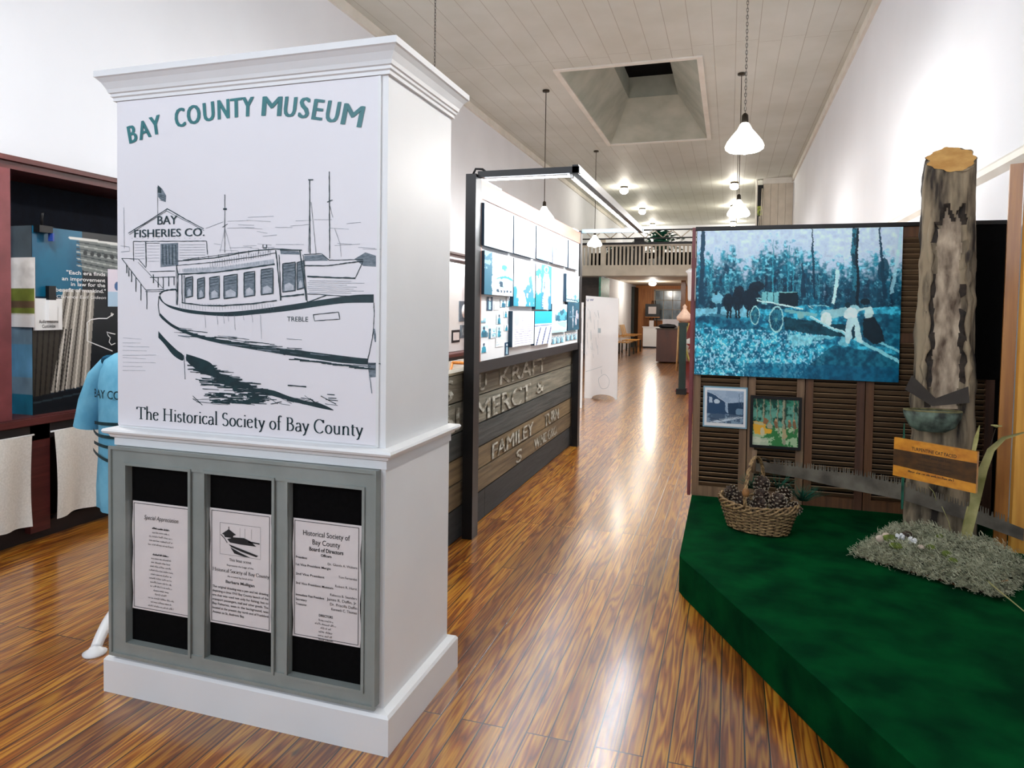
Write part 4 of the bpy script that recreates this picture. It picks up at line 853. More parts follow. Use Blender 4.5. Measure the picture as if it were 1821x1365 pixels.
TD, TM, TL_, WH = (6, 62, 88), (40, 150, 176), (176, 216, 230), (240, 244, 250)
def photo_teal(seed, kind, w_=60, h_=80):
    c_ = Cv(w_, h_, (0, 0, 1, 1), WH); c_.warp(.07 if kind not in ('text', 'beach') else .01, 9, seed); n = fbm(h_, w_, 22, seed, 4); X_, Y_ = c_.X, c_.Y
    if kind == 'pale': c_.mask(np.clip((n - .45) * 2, 0, .5), TL_)
    elif kind == 'house':
        c_.mask((X_ < .25) & (n > .35), TD); c_.mask((X_ < .25), TM, .5); c_.poly([(.35, .62), (.75, .5), (1, .62), (1, .82), (.35, .82)], TL_); c_.poly([(.3, .62), (.7, .48), (1, .58), (1, .64), (.7, .56)], TM)
        for k in range(5): c_.poly([(.4 + k * .12, .86), (.47 + k * .12, .86), (.47 + k * .12, .92), (.4 + k * .12, .92)], TD)
        c_.ell(.68, .32, .1, .08, TM); c_.mask((n > .56) & (Y_ < .4), TL_, .7); c_.poly([(.52, .66), (.62, .66), (.62, .8), (.52, .8)], TD)
    elif kind == 'tree':
        c_.mask((abs(X_ - .62) < .12 + .25 * Y_ * (Y_ < .8)) & (n > .45) & (Y_ > .12) & (Y_ < .92), (70, 140, 200)); c_.mask((X_ < .3) & (n > .5), TL_); c_.mask((Y_ > .8) & (n > .48), TM); c_.mask((X_ < .12) & (Y_ > .6), TM)
    elif kind == 'figure':
        c_.a[:] = (44, 128, 160); c_.mask(X_ < .33, (24, 150, 160)); c_.mask((X_ < .33) & (n > .5), TL_); c_.poly([(.42, .34), (.5, .2), (.8, .2), (.9, .36), (.92, .68), (.8, .7), (.78, 1), (.5, 1), (.48, .62), (.38, .6)], TL_)
        c_.ell(.64, .1, .14, .085, WH); c_.ell(.64, .11, .08, .06, TM); c_.poly([(.5, .22), (.56, .5), (.5, .56)], TD); c_.poly([(.6, .22), (.7, .22), (.66, .5)], WH)
        for k in range(5): c_.line([(.42, .72 + k * .05), (.62, .72 + k * .05)], .02, WH)
    elif kind == 'beach':
        c_.mask(Y_ > -1, (22, 176, 200)); c_.mask(Y_ > .38, (232, 238, 246)); 
        for a in (.1, .42, .72): 
            c_.line([(a + .22, .5), (a, 1)], .05, (50, 80, 150))
            for k in range(6): c_.ell(a + .2 - k * .035, .55 + k * .075, .035, .018, (16, 40, 90))
        c_.line([(0, .44), (1, .42)], .03, (110, 130, 170))
    elif kind == 'lake':
        c_.poly([(.2, .6), (.4, .3), (.75, .15), (1, .3), (1, .6)], TM, .8); c_.mask((n > .5) & (Y_ > .2) & (Y_ < .6) & (X_ > .2), TD, .6); c_.poly([(.3, .62), (1, .62), (.9, .85), (.5, .75)], (160, 200, 235)); c_.mask(Y_ > .9, TL_)
    elif kind == 'night':
        c_.a[:] = (20, 74, 96); c_.mask(n > .55, (30, 100, 124), .6)
        for x, y, r in ((.42, .3, .05), (.42, .62, .05), (.75, .42, .09), (.88, .5, .07), (.7, .66, .09), (.2, .35, .03)): c_.ell(x, y, r * .6, r * 1.6, (226, 210, 232))
        c_.line([(.42, .12), (.42, .9)], .03, (230, 236, 246)); c_.line([(.1, .5), (.95, .5)], .015, (160, 190, 210))
    elif kind == 'text':
        c_.ell(.18, .22, .12, .2, (190, 196, 232))
        for k in range(12): c_.line([(.1 if k > 4 else .42, .2 + k * .065), (.93, .2 + k * .065)], .012, (120, 110, 160))
    elif kind == 'shore': c_.mask((Y_ > .75), TM, .6); c_.mask((n > .5) & (Y_ > .55), TL_); c_.ell(.68, .82, .05, .14, (40, 140, 170)); c_.line([(0, .9), (.9, .95)], .04, TD)
    elif kind == 'plane': c_.line([(0, .75), (1, .45)], .03, TL_); c_.line([(.1, .8), (.6, .72)], .03, TM); c_.mask((n > .6), TL_, .5); c_.ell(.2, .5, .06, .03, TM)
    elif kind == 'grass': c_.mask((n > .48) & (Y_ > .4), (160, 200, 236), .8); c_.mask((n > .6) & (X_ < .5), TM, .5)
    elif kind == 'group':
        for k in range(9): c_.poly([(k * .11 + .01, .45 + .1 * (k % 2)), (k * .11 + .09, .45), (k * .11 + .1, 1), (k * .11, 1)], (TD, TM, TL_)[k % 3]); c_.ell(k * .11 + .05, .36 + .08 * (k % 2), .03, .1, TM)
        c_.mask(Y_ < .1, TL_)
    elif kind == 'person': c_.mask(n > .5, TL_, .6); c_.poly([(.25, 1), (.3, .5), (.45, .38), (.6, .38), (.75, .5), (.8, 1)], TM); c_.ell(.52, .25, .12, .13, TD); c_.mask((n > .52) & (Y_ > .5) & (X_ > .3), TD, .6)
    elif kind == 'dark': c_.a[:] = (8, 60, 90); c_.ell(.5, .2, .15, .1, WH); c_.poly([(.3, .9), (.35, .35), (.65, .35), (.7, .9)], TL_)
    return c_
def panel_photo(u1, u2, vt, vb, kind, label, dep=.035, seed=1, name='exhibit_photograph', res=(70, 90)):
    xf = -1.582 + dep; a = atX(u1, vt, xf); b = atX(u1, vb, xf); c_ = atX(u2, vb, xf); ya, yb = a.y, c_.y
    za, zb_ = b.z, min(a.z, 2.20)
    t = thing(name, (xf, (ya + yb) / 2, za), label, 'photograph', 'photographs mounted on the lit exhibit panel')
    bx(-1.581, xf - .002, ya, yb, za, zb_).build('backing_block', mat('dark_block_edge', (26, 62, 84), (20, 50, 70), .5, 8) if dep > .02 else M_white, t)
    sheet('photo_print', photo_teal(seed, kind, *res), (xf, ya, zb_), (0, yb - ya, 0), (0, 0, za - zb_), t, .45)
panel_photo(862, 912, 360, 436, 'pale', 'large washed-out photograph, top left of the lit panel', seed=1)
panel_photo(915, 952, 379, 450, 'pale', 'pale photograph in the top row right of the first', seed=2)
panel_photo(955, 982, 392, 459, 'grass', 'pale photograph of tall grass in the top row', seed=3)
panel_photo(984, 1009, 404, 468, 'plane', 'pale photograph in the top row with thin diagonal lines', seed=4)
panel_photo(1012, 1029, 420, 476, 'plane', 'narrow pale photograph at the top right end of the panel', seed=5)
panel_photo(862, 912, 445, 523, 'house', 'photograph of a house with tree at left, second row left', seed=6)
panel_photo(914.5, 951, 458, 544, 'tree', 'photograph of a bare blue tree, second row of the lit panel', seed=7)
panel_photo(953.5, 980, 467, 550, 'figure', 'blue photograph of a standing person in pale uniform', seed=8)
panel_photo(1008, 1029.5, 486, 536, 'shore', 'pale shoreline photograph with small blue bottle shape, second row right', seed=9)
panel_photo(912, 949, 553, 617, 'text', 'white text board with printed lines near the panel bottom', seed=10, name='exhibit_text_board')
panel_photo(951.5, 981, 553, 614, 'beach', 'photograph of a turquoise sea above rows of parked cars', seed=11)
panel_photo(982, 1007.5, 540, 592, 'lake', 'photograph of a tree by pale water, right of the turquoise sea', seed=12)
panel_photo(1010.5, 1029.5, 537, 588, 'night', 'dark blue photograph with white lights, lower right of the panel', seed=13)
panel_photo(981, 1003, 594, 612, 'group', 'small strip photograph of a group, bottom right of the panel', .006, 14, res=(60, 40))
panel_photo(1006, 1026, 590, 606, 'group', 'small strip photograph of a row of people at the panel end', .006, 15, res=(60, 40))
k = 0
for u1, u2, vt, vb, kd, lb in ((866, 876, 527, 552, 'dark', 'small dark narrow photograph just under the house photograph'), (879, 888, 540, 551, 'pale', 'tiny pale photograph right of the narrow dark one'), (890, 899, 532, 546, 'person', 'small photograph of people, upper right of the cluster'), (901, 912, 527, 545, 'person', 'small dim photograph beside the tree picture corner'),
        (853, 864, 556, 574, 'shore', 'small shore photograph at the left edge of the cluster'), (883, 892, 557, 576, 'person', 'small dark group photograph in the middle of the cluster'), (896, 903, 552, 564, 'person', 'tiny portrait photograph high in the cluster'), (852, 868, 579, 600, 'person', 'photograph of two people at the cluster left edge'),
        (870, 882, 584, 602, 'house', 'small photograph of a round white shape in the cluster'), (883.5, 891, 580, 599, 'person', 'small dark portrait right of the round shape'), (897, 904, 577, 588, 'person', 'tiny dark photograph at the cluster right edge'), (853, 867, 609, 628, 'person', 'photograph of a seated person at the cluster bottom left'), (882, 895, 601, 617, 'plane', 'small pale photograph low in the cluster'), (898, 905, 609, 632, 'dark', 'narrow dark portrait at the cluster bottom right')):
    panel_photo(u1, u2, vt, vb, kd, lb, .004, 30 + k, name='small_photograph', res=(24, 30)); k += 1

# freestanding white board beyond the panel
fb = thing('freestanding_white_board', (-2.06, 11.55, 0), 'tall white freestanding exhibit board with an arched cut-out at its foot', 'exhibit board')
pts = [(-2.345, 0), (-2.22, 0)] + [(-2.02 - .20 * math.cos(PI * i / 12), .0 + .075 * math.sin(PI * i / 12)) for i in range(1, 12)] + [(-1.82, 0), (-1.785, 0), (-1.785, 1.71), (-2.345, 1.75)]
MB().prism([(x, 11.54, z) for x, z in pts], (0, .03, 0)).build('board', M_white, fb)
w = MB(); pf = Plane((0, 11.5395, 0), (1, 0, 0), (0, 0, 1)); text(w, pf, 'U W', -2.33, 1.66, .055, .12, .02); w.build('blue_lettering', mat('blue_ink', (40, 70, 140), (30, 60, 120), .6, 9), fb)
w = MB(); rr_ = random.Random(5)
for k in range(26): x = -2.32 + rr_.random() * .2; z = .75 + rr_.random() * .8; rib(w, pf, [(x, z), (x + .01, z - rr_.uniform(.03, .2))], .004)
for pts in ([(-2.1, .35), (-2.0, .42), (-1.92, .32), (-1.95, .2), (-2.05, .18), (-2.1, .28), (-2.1, .35)], [(-2.05, .42), (-2.06, .5)], [(-2.33, .45), (-2.05, .55)]): rib(w, pf, curve(pts, 5), .006)
fill(w, pf, [(-2.13, 1.12), (-2.08, 1.12), (-2.08, 1.2), (-2.13, 1.2)]); w.build('faint_drawing', mat('faint_grey_print', (176, 190, 196), (160, 176, 184), .7, 9), fb)
bp2 = thing('framed_document', (-2.36, 10.5, .9), 'white sheet with thin blue frame standing behind the end of the exhibit panel', 'document')
bx(-2.5, -2.13, 10.3, 10.33, .0, 1.62).build('stand_sheet', M_white, bp2); w = MB(); pf2 = Plane((0, 10.2995, 0), (1, 0, 0), (0, 0, 1)); rib(w, pf2, [(-2.3, 1.0), (-2.16, 1.0), (-2.16, 1.38), (-2.3, 1.38)], .012); w.build('thin_frame', M_greyf, bp2)

# ------------------------------------------------------------------ balcony, truss and what stands up there
bal = thing('mezzanine_balcony', (-2.9, 22.2, 2.6), 'white balcony with upright balusters crossing the far end of the hall', 'balcony')
M_cream = mat('cream_paint', (208, 198, 182), (192, 182, 166), .6, 3)
w = MB(); w.box(XL, -1.02, 22.0, 22.14, 2.62, 2.96); w.box(XL, -1.02, 21.985, 22.0, 2.62, 2.67); w.build('front_beam', M_cream, bal)
bx(XL, -1.02, 21.99, 22.16, 3.56, 3.61).build('handrail_underside', M_cream, bal); bx(XL, -1.0, 21.97, 22.18, 3.61, 3.68).build('handrail', M_blackp, bal)
for i in range(31):
    x = -4.74 + i * .1235
    if -4.0 < x < -3.88: continue
    bx(x - .03, x + .03, 22.03, 22.09, 2.96, 3.56).build('baluster', M_cream, bal)
for x in (-3.94, -1.08): bx(x - .07, x + .07, 21.98, 22.12, 2.96, 3.80 if x < -2 else 3.72).build('newel_post', M_cream, bal)
tr = thing('ceiling_truss', (-1.6, 21.5, 3.7), 'slim openwork truss of dark rails and pale diagonals above the balcony', 'truss')
bx(XL, XR, 21.47, 21.5, 3.98, 4.02).build('top_rail', M_blackp, tr); bx(XL, XR, 21.47, 21.5, 3.73, 3.77).build('bottom_rail', M_blackp, tr)
w = MB(); x = XL + .1; up_ = True
while x < -.9: w.tube([(x, 21.485, 3.76 if up_ else 3.99), (x + .27, 21.485, 3.99 if up_ else 3.76)], .016, 6); x += .27; up_ = not up_
w.build('diagonal_web', M_cream, tr)
# upper floor and its contents
struct('trim_7', bx(XL, XR, 22.14, 30.0, 2.60, 2.66), M_cream)
bx_ = bx(XL + .02, -1.0, 24.0, 24.06, 2.66, 3.52)  # black sheet added for the darkness of the upper-floor recess
tag(bx_.build('dark_recess_sheet', M_black), 'added dark screen for the shade in the recess behind the balcony balusters', 'screen')
w = tag(bx(-2.75, -2.45, 23.9, 23.98, 3.10, 3.30).build('white_carton', M_white), 'white carton behind the balusters in the middle of the balcony', 'carton')
def frond_plant(name, x, y, z, n, L_, label, seed):
    t = thing(name, (x, y, z), label, 'plant'); r = random.Random(seed)
    MB().lathe([(0, z), (.1, z), (.14, z + .2), (.15, z + .22)], (x, y, 0), 14).build('pot', M_blackp, t); bx(x - .09, x + .09, y - .09, y + .09, 2.66, z).build('pedestal', M_blackp, t)
    w = MB()
    for i in range(n):
        a = r.uniform(0, 2 * PI); el = r.uniform(.5, 1.4); p0 = Vector((x, y, z + .2)); pts = []
        for k in range(6):
            s_ = k / 5; pts.append(p0 + Vector((math.cos(a) * L_ * s_ * math.cos(el), math.sin(a) * L_ * s_ * math.cos(el), L_ * (s_ * math.sin(el) - .45 * s_ * s_))))
        for k in range(5):
            d = (pts[k + 1] - pts[k]); s2 = d.cross(Vector((0, 0, 1))).normalized() * .05 * L_ * 2
            for sg in (-1, 1): w.add([pts[k], pts[k + 1], pts[k] + d * .9 + s2 * sg], [(0, 1, 2)])
    w.build('fronds', M_needle, t)
frond_plant('potted_fern', -2.25, 23.2, 3.3, 70, 1.25, 'tall bushy green plant on the balcony beside the truss diagonals', 4)
frond_plant('potted_fern', -3.9, 23.1, 3.2, 22, .6, 'smaller plant left on the balcony by the newel post', 5)
tag(bx(-2.98, -2.68, 22.25, 22.45, 2.66, 3.86).build('dark_storage_box', M_blackp), 'tall dark box rising above the handrail beside the tall plant', 'box')
w = MB(); 
for k in range(5): w.lathe([(0, 3.5), (.13, 3.52), (.15, 3.6), (.1, 3.68), (0, 3.7)], (-3.55 + k * .11, 22.45, 0), 10)
tag(bx(-3.75, -3.02, 22.25, 22.6, 2.66, 3.5).build('low_cupboard', M_blackp), 'dark cupboard behind the balcony balusters under the grey bundles', 'cupboard')
t = w.build('piled_bundles', mat('grey_green_cloth', (110, 124, 112), (60, 70, 62), .9, 9)); tag(t, 'pile of grey green bundles behind the balcony handrail', 'bundles', kind='stuff')

# ------------------------------------------------------------------ rear room under the balcony
struct('wall_partition', bx(-4.0, -3.9, 22.14, 30.0, 0, 2.6), M_wall)
struct('wall_rear', MB().box(-4.0, -3.1, 30, 30.1, 0, 2.6).box(-1.95, XR, 30, 30.1, 0, 2.6).box(-3.1, -1.95, 30, 30.1, 0, 1.15).box(-3.1, -1.95, 30, 30.1, 2.4, 2.6), M_pine)
wd = tag(MB().box(-3.12, -3.06, 29.95, 30.05, 1.12, 2.42).box(-1.99, -1.93, 29.95, 30.05, 1.12, 2.42).box(-3.12, -1.93, 29.95, 30.05, 2.38, 2.44).box(-3.14, -1.9, 29.88, 30.05, 1.10, 1.16).build('window_1', M_cream, None, False), kind='structure')
w = MB(); 
for x in (-2.72, -2.34): w.box(x - .012, x + .012, 29.99, 30.03, 1.16, 2.38)
for z in (1.58, 1.98): w.box(-3.06, -1.99, 29.99, 30.03, z - .01, z + .01)
w.build('window_grid', M_cream, wd)
tag(bx(-3.06, -1.99, 30.04, 30.05, 1.16, 2.38).build('window_pane', mat('dim_grey_glass', (150, 168, 176), (60, 66, 66), .15, 2.2, (1.6, 1, .6)), wd))
struct('trim_8', bx(-4.0, -3.78, 28.6, 29.9, 0, 2.5), mat('dark_green_door', (26, 34, 28), (18, 24, 20), .6, 6))
struct('trim_9', bx(-1.66, -1.50, 24.9, 25.05, 0, 2.6), M_gold2)
gm = thing('ceiling_globe', (-2.75, 25.8, 2.4), 'glowing lamp on the low ceiling under the balcony', 'ceiling lamp')
MB().lathe([(.1, 2.56), (.11, 2.6)], (-2.75, 25.8, 0), 14).build('fitting', M_brass, gm); MB().lathe([(0, 2.44), (.08, 2.45), (.13, 2.49), (.14, 2.53), (.10, 2.57)], (-2.75, 25.8, 0), 18).build('glass_globe', M_globe, gm)
wc = thing('white_cabinet', (-3.05, 28.6, 0), 'white square cabinet standing at the far end of the corridor', 'cabinet')
bx(-3.37, -2.74, 28.35, 28.9, .06, .84).build('cabinet_body', M_white, wc); bx(-3.35, -2.76, 28.38, 28.88, 0, .06).build('dark_base', M_blackp, wc); bx(-3.40, -2.70, 28.32, 28.92, .84, .87).build('top_slab', M_white, wc)
es = thing('wooden_easel', (-3.05, 29.1, 0), 'dark wooden easel behind the white cabinet', 'easel')
for a, b in ((-3.28, -3.1), (-2.80, -2.98)): MB().tube([(a, 29.0, 0), (b, 29.15, 1.95)], .02, 6).build('leg', M_brass, es)
MB().tube([(-3.05, 29.5, 0), (-3.05, 29.17, 1.95)], .02, 6).build('leg', M_brass, es); bx(-3.35, -2.76, 28.90, 29.05, 1.24, 1.27).build('shelf', M_pine, es)
fp = thing('framed_print', (-3.05, 29.0, 1.27), 'small drawing in a wide black mount on the far easel', 'picture')
bx(-3.36, -2.78, 28.93, 28.96, 1.27, 1.80).build('black_mount', M_blackp, fp); bx(-3.23, -2.91, 28.92, 28.93, 1.39, 1.69).build('drawing', M_paper, fp); 
tag(bx(-3.15, -2.97, 28.6, 28.61, .87, 1.12).build('paper_sign', M_paper), 'small white paper sign standing on the white cabinet', 'sign')
bc = thing('brown_chest', (-1.66, 21.2, 0), 'dark brown chest near the end of the corridor on the right', 'chest')
bx(-2.02, -1.32, 20.3, 22.2, .04, .98).build('chest_body', mat('reddish_brown_wood', (84, 46, 30), (60, 32, 22), .5, 3, (1, 1, .3)), bc); bx(-2.05, -1.30, 20.27, 22.23, .98, 1.01).build('chest_top', M_brass, bc)
tag(bx(-2.0, -1.5, 21.9, 21.95, 1.01, 1.26).build('cream_sign', M_paper), 'cream sign board standing on the brown chest', 'sign')
ms = tag(MB().lathe([(0, 1.01), (.1, 1.01), (.14, 1.06), (.1, 1.12), (0, 1.14)], (-1.75, 20.7, 0), 12, sx=2).build('dark_model', M_blackp), 'dark low object lying on top of the brown chest', 'ornament')
# benches along the left partition
def bench(y, label):
    t = thing('slatted_bench', (-3.45, y, 0), label, 'bench', 'slatted wooden benches left of the corridor')
    for k in range(6): MB().obox((-3.72 + .0, y - .5 + k * .2, .78), (.03, 0, 0), (0, .12, 0), (-.12, 0, .42)).build('back_slat', M_gold if k % 2 else M_cream, t)
    for k in range(4): bx(-3.66 + k * .13, -3.56 + k * .13, y - .6, y + .6, .43, .455).build('seat_slat', M_gold, t)
    for a, b in ((-3.66, -.55), (-3.66, .55), (-3.15, -.55), (-3.15, .55)): bx(a - .025, a + .025, y + b - .025, y + b + .025, 0, .43).build('leg', M_brass, t)
    for b in (-.6, .6): bx(-3.7, -3.12, y + b - .03, y + b + .03, .62, .65).build('armrest', M_gold, t)
bench(23.4, 'nearer slatted bench beside the freestanding white board'); bench(25.2, 'farther slatted bench left of the white cabinet')
cur = thing('stair_side', (-4.3, 20.5, 1.8), 'dark stepped underside of stairs left of the corridor, below the balcony', 'stairs')
w = MB()
for k in range(5): w.box(-4.78, -3.72 + .0 * k, 20.2 + k * .3, 20.5 + k * .3, 1.62 + k * .0, 2.18 + .09 * k)
w.build('stair_mass', mat('dark_brown_stairs', (44, 34, 28), (30, 24, 20), .7, 6), cur); bx(-3.72, -3.66, 20.2, 21.7, 1.62, 2.5).build('green_edge', M_needle, cur)
for y, z_, hh, lb in ((24.3, 1.1, .6, 'large framed picture on the white partition, nearest the door'), (23.6, 1.25, .5, 'green framed picture on the white partition'), (23.2, .95, .35, 'small dark framed picture low on the white partition')):
    t = thing('framed_picture', (-3.88, y, z_), lb, 'picture'); bx(-3.899, -3.87, y, y + .35, z_, z_ + hh).build('frame', M_brass, t); bx(-3.87, -3.865, y + .04, y + .31, z_ + .05, z_ + hh - .05).build('picture_print', M_gp, t)
# petrol pump and neighbours
gp = thing('petrol_pump', (-.58, 13.1, 0), 'old red petrol pump with round star sign, half behind the shutter screen', 'petrol pump')
M_red = mat('faded_red_enamel', (140, 60, 56), (110, 44, 42), .45, 4)
MB().lathe([(0, 0), (.29, 0), (.29, .03), (.2, .05), (.19, .55), (.21, .57), (.21, .6), (.12, .68), (.10, 1.3), (.13, 1.34), (.13, 1.42), (0, 1.46)], (-.67, 13.25, 0), 24).build('pump_body', M_red, gp)
sg = MB().lathe([(0, .02), (.14, .018), (.14, 0)], (-.66, 13.02, .88), 24, axis=(0, -1, 0)).build('sign_disc', M_white, gp)
w = MB(); ps = Plane((-.66, 12.999, .88), (1, 0, 0), (0, 0, 1)); fill(w, ps, [(.1 * (1 if k % 2 == 0 else .4) * math.sin(k * PI / 5), .1 * (1 if k % 2 == 0 else .4) * math.cos(k * PI / 5)) for k in range(10)], .001)
tag(w.build('star_emblem', mat('dark_red_star', (150, 40, 36), (130, 30, 30), .5, 9), sg), 'dark red star')
MB().tube([(-.72, 12.97, 1.3), (-.77, 12.97, 1.1), (-.77, 12.96, .85), (-.70, 12.95, .62), (-.60, 12.96, .5)], .022, 8).build('hose', mat('yellow_hose', (182, 168, 84), (150, 138, 66), .6, 9), gp)
gc = thing('green_pump_column', (-.80, 12.9, 0), 'slim dark green pump column topped with cream figure, left of the red pump', 'pump column')
w = MB().box(-.86, -.74, 12.74, 12.88, .1, 1.24).box(-.88, -.72, 12.72, 12.9, 1.24, 1.30); w.build('column', mat('dark_green_enamel', (10, 44, 36), (6, 32, 26), .35, 5), gc); bx(-.90, -.72, 12.72, 12.92, 0, .1).build('foot', M_blackp, gc)
MB().tube([(-.875, 12.78, 1.24), (-.885, 12.78, .9), (-.90, 12.78, .42)], .02, 8).build('side_hose', mat('tan_hose', (186, 150, 100), (160, 126, 84), .6, 8), gc)
MB().lathe([(0, 1.30), (.13, 1.34), (.145, 1.40), (.09, 1.47), (.05, 1.52), (.03, 1.56), (.04, 1.59), (0, 1.64)], (-.78, 12.81, 0), 16).build('cream_figure', mat('cream_pink_figure', (222, 192, 170), (200, 166, 146), .6, 20), gc)
hl = thing('hanging_lantern', (-.52, 10.5, 1.7), 'white tapered lantern box mounted on a brown post beside the shutters', 'lantern')
MB().lathe([(0, 1.66), (.07, 1.66), (.08, 1.70), (.09, 2.06), (.12, 2.10), (.06, 2.14), (0, 2.15)], (-.52, 10.5, 0), 4).build('lantern_box', M_white, hl); bx(-.56, -.40, 10.58, 10.72, 0, 2.3).build('post', M_maroonp, hl)

# bulkhead and ladder rack high on the right wall
bh = thing('wall_bulkhead', (1.25, 21.6, 3.0), 'boxed cream bulkhead reaching the ceiling at the far right wall', 'bulkhead')
w = MB()
for k in range(4): w.box(.86 + k * .2, 1.055 + k * .2, 21.3, 21.6, 2.6, CEIL - .16)
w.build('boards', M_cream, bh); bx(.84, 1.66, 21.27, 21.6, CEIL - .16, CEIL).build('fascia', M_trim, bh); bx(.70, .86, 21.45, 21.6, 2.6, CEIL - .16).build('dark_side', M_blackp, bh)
bx(.66, .70, 21.4, 21.6, 2.6, CEIL - .0).build('edge_board', M_trim, bh)
tag(bx(.70, .85, 21.40, 21.44, 4.35, 4.62).build('yellow_green_sign', mat('yellow_green', (170, 184, 70), (60, 80, 40), .5, 14)), 'small yellow green sign at the side of the far bulkhead', 'sign')
ld = thing('pale_poles', (.78, 21.38, 2.7), 'pale slanting poles leaning beside the far bulkhead', 'poles')
for a in (.70, .76, .80): MB().tube([(a, 21.2, 2.7), (a + .06, 21.24, 4.3 if a < .75 else 5.1)], .014, 6).build('pole', M_cream, ld)

# ------------------------------------------------------------------ green platform
gpf = MB().prism([(-.23, 5.12, 0), (-.228, 3.74, 0), (-.205, 3.68, 0), (.469, 2.344, 0), (1.648, 0.0, 0), (1.648, 5.12, 0)], (0, 0, .2))
g_ = gpf.build('carpeted_platform', M_green); tag(g_, 'low platform covered in dark green carpet in front of the shutters', 'platform')
bv = g_.modifiers.new('b', 'BEVEL'); bv.width = .012; bv.segments = 3; bv.limit_method = 'ANGLE'
nt = M_green.node_tree; N = nt.nodes; L = nt.links
tc = N.new('ShaderNodeTexCoord'); n2_ = N.new('ShaderNodeTexNoise'); n2_.inputs['Scale'].default_value = 420; L.new(tc.outputs['Object'], n2_.inputs['Vector']); bp = N.new('ShaderNodeBump'); bp.inputs['Strength'].default_value = .5; bp.inputs['Distance'].default_value = .004
L.new(n2_.outputs['Fac'], bp.inputs['Height']); L.new(bp.outputs[0], N['Principled BSDF'].inputs['Normal']); N['Principled BSDF'].inputs['Sheen Weight'].default_value = 0; N['Principled BSDF'].inputs['Specular IOR Level'].default_value = .03

# ------------------------------------------------------------------ shutter screen
def shutter(xa, xb, label, m1, m1b):
    t = thing('louvered_shutter', ((xa + xb) / 2, 5.02, .2), label, 'shutter', 'brown louvered shutters in the screen'); sw = .048
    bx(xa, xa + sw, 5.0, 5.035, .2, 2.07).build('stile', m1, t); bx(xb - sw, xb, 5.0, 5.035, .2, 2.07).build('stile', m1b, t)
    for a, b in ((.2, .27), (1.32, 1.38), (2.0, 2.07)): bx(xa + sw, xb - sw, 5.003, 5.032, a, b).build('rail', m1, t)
    w = MB()
    for z0_, z1_ in ((.27, 1.32), (1.38, 2.0)):
        n = int((z1_ - z0_) / .034)
        for k in range(n):
            z = z0_ + (k + .5) * (z1_ - z0_) / n; w.obox(((xa + xb) / 2, 5.018, z), (xb - xa - 2 * sw, 0, 0), (0, .026, -.026), (0, .004, .004))
    w.build('louvers', M_louver, t)
sx = -.236; W_ = .3665
names = ['leftmost shutter behind the small black and white print', 'shutter behind the framed painting', 'middle shutter behind the saw blade', 'fourth shutter, left of the tree trunk', 'rightmost shutter behind the tree trunk']
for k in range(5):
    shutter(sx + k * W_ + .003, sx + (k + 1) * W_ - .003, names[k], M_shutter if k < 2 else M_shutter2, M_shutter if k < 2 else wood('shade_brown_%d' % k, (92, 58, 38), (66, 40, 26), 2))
sf_ = thing('screen_frame', (.69, 5.05, .2), 'thin black top rail and backing holding the shutter screen', 'screen frame')
bx(-.24, 1.64, 4.985, 5.05, 2.07, 2.095).build('top_rail', M_blackp, sf_); bx(-.236, 1.64, 5.04, 5.06, .2, 2.07).build('backing', M_black, sf_)
bx(-.262, -.24, 4.99, 5.05, .2, 2.09).build('edge_post', M_maroonp, sf_)
bx(1.22, 1.64, 4.995, 5.0, 1.1, 2.07).build('dark_cloth', M_black, sf_)

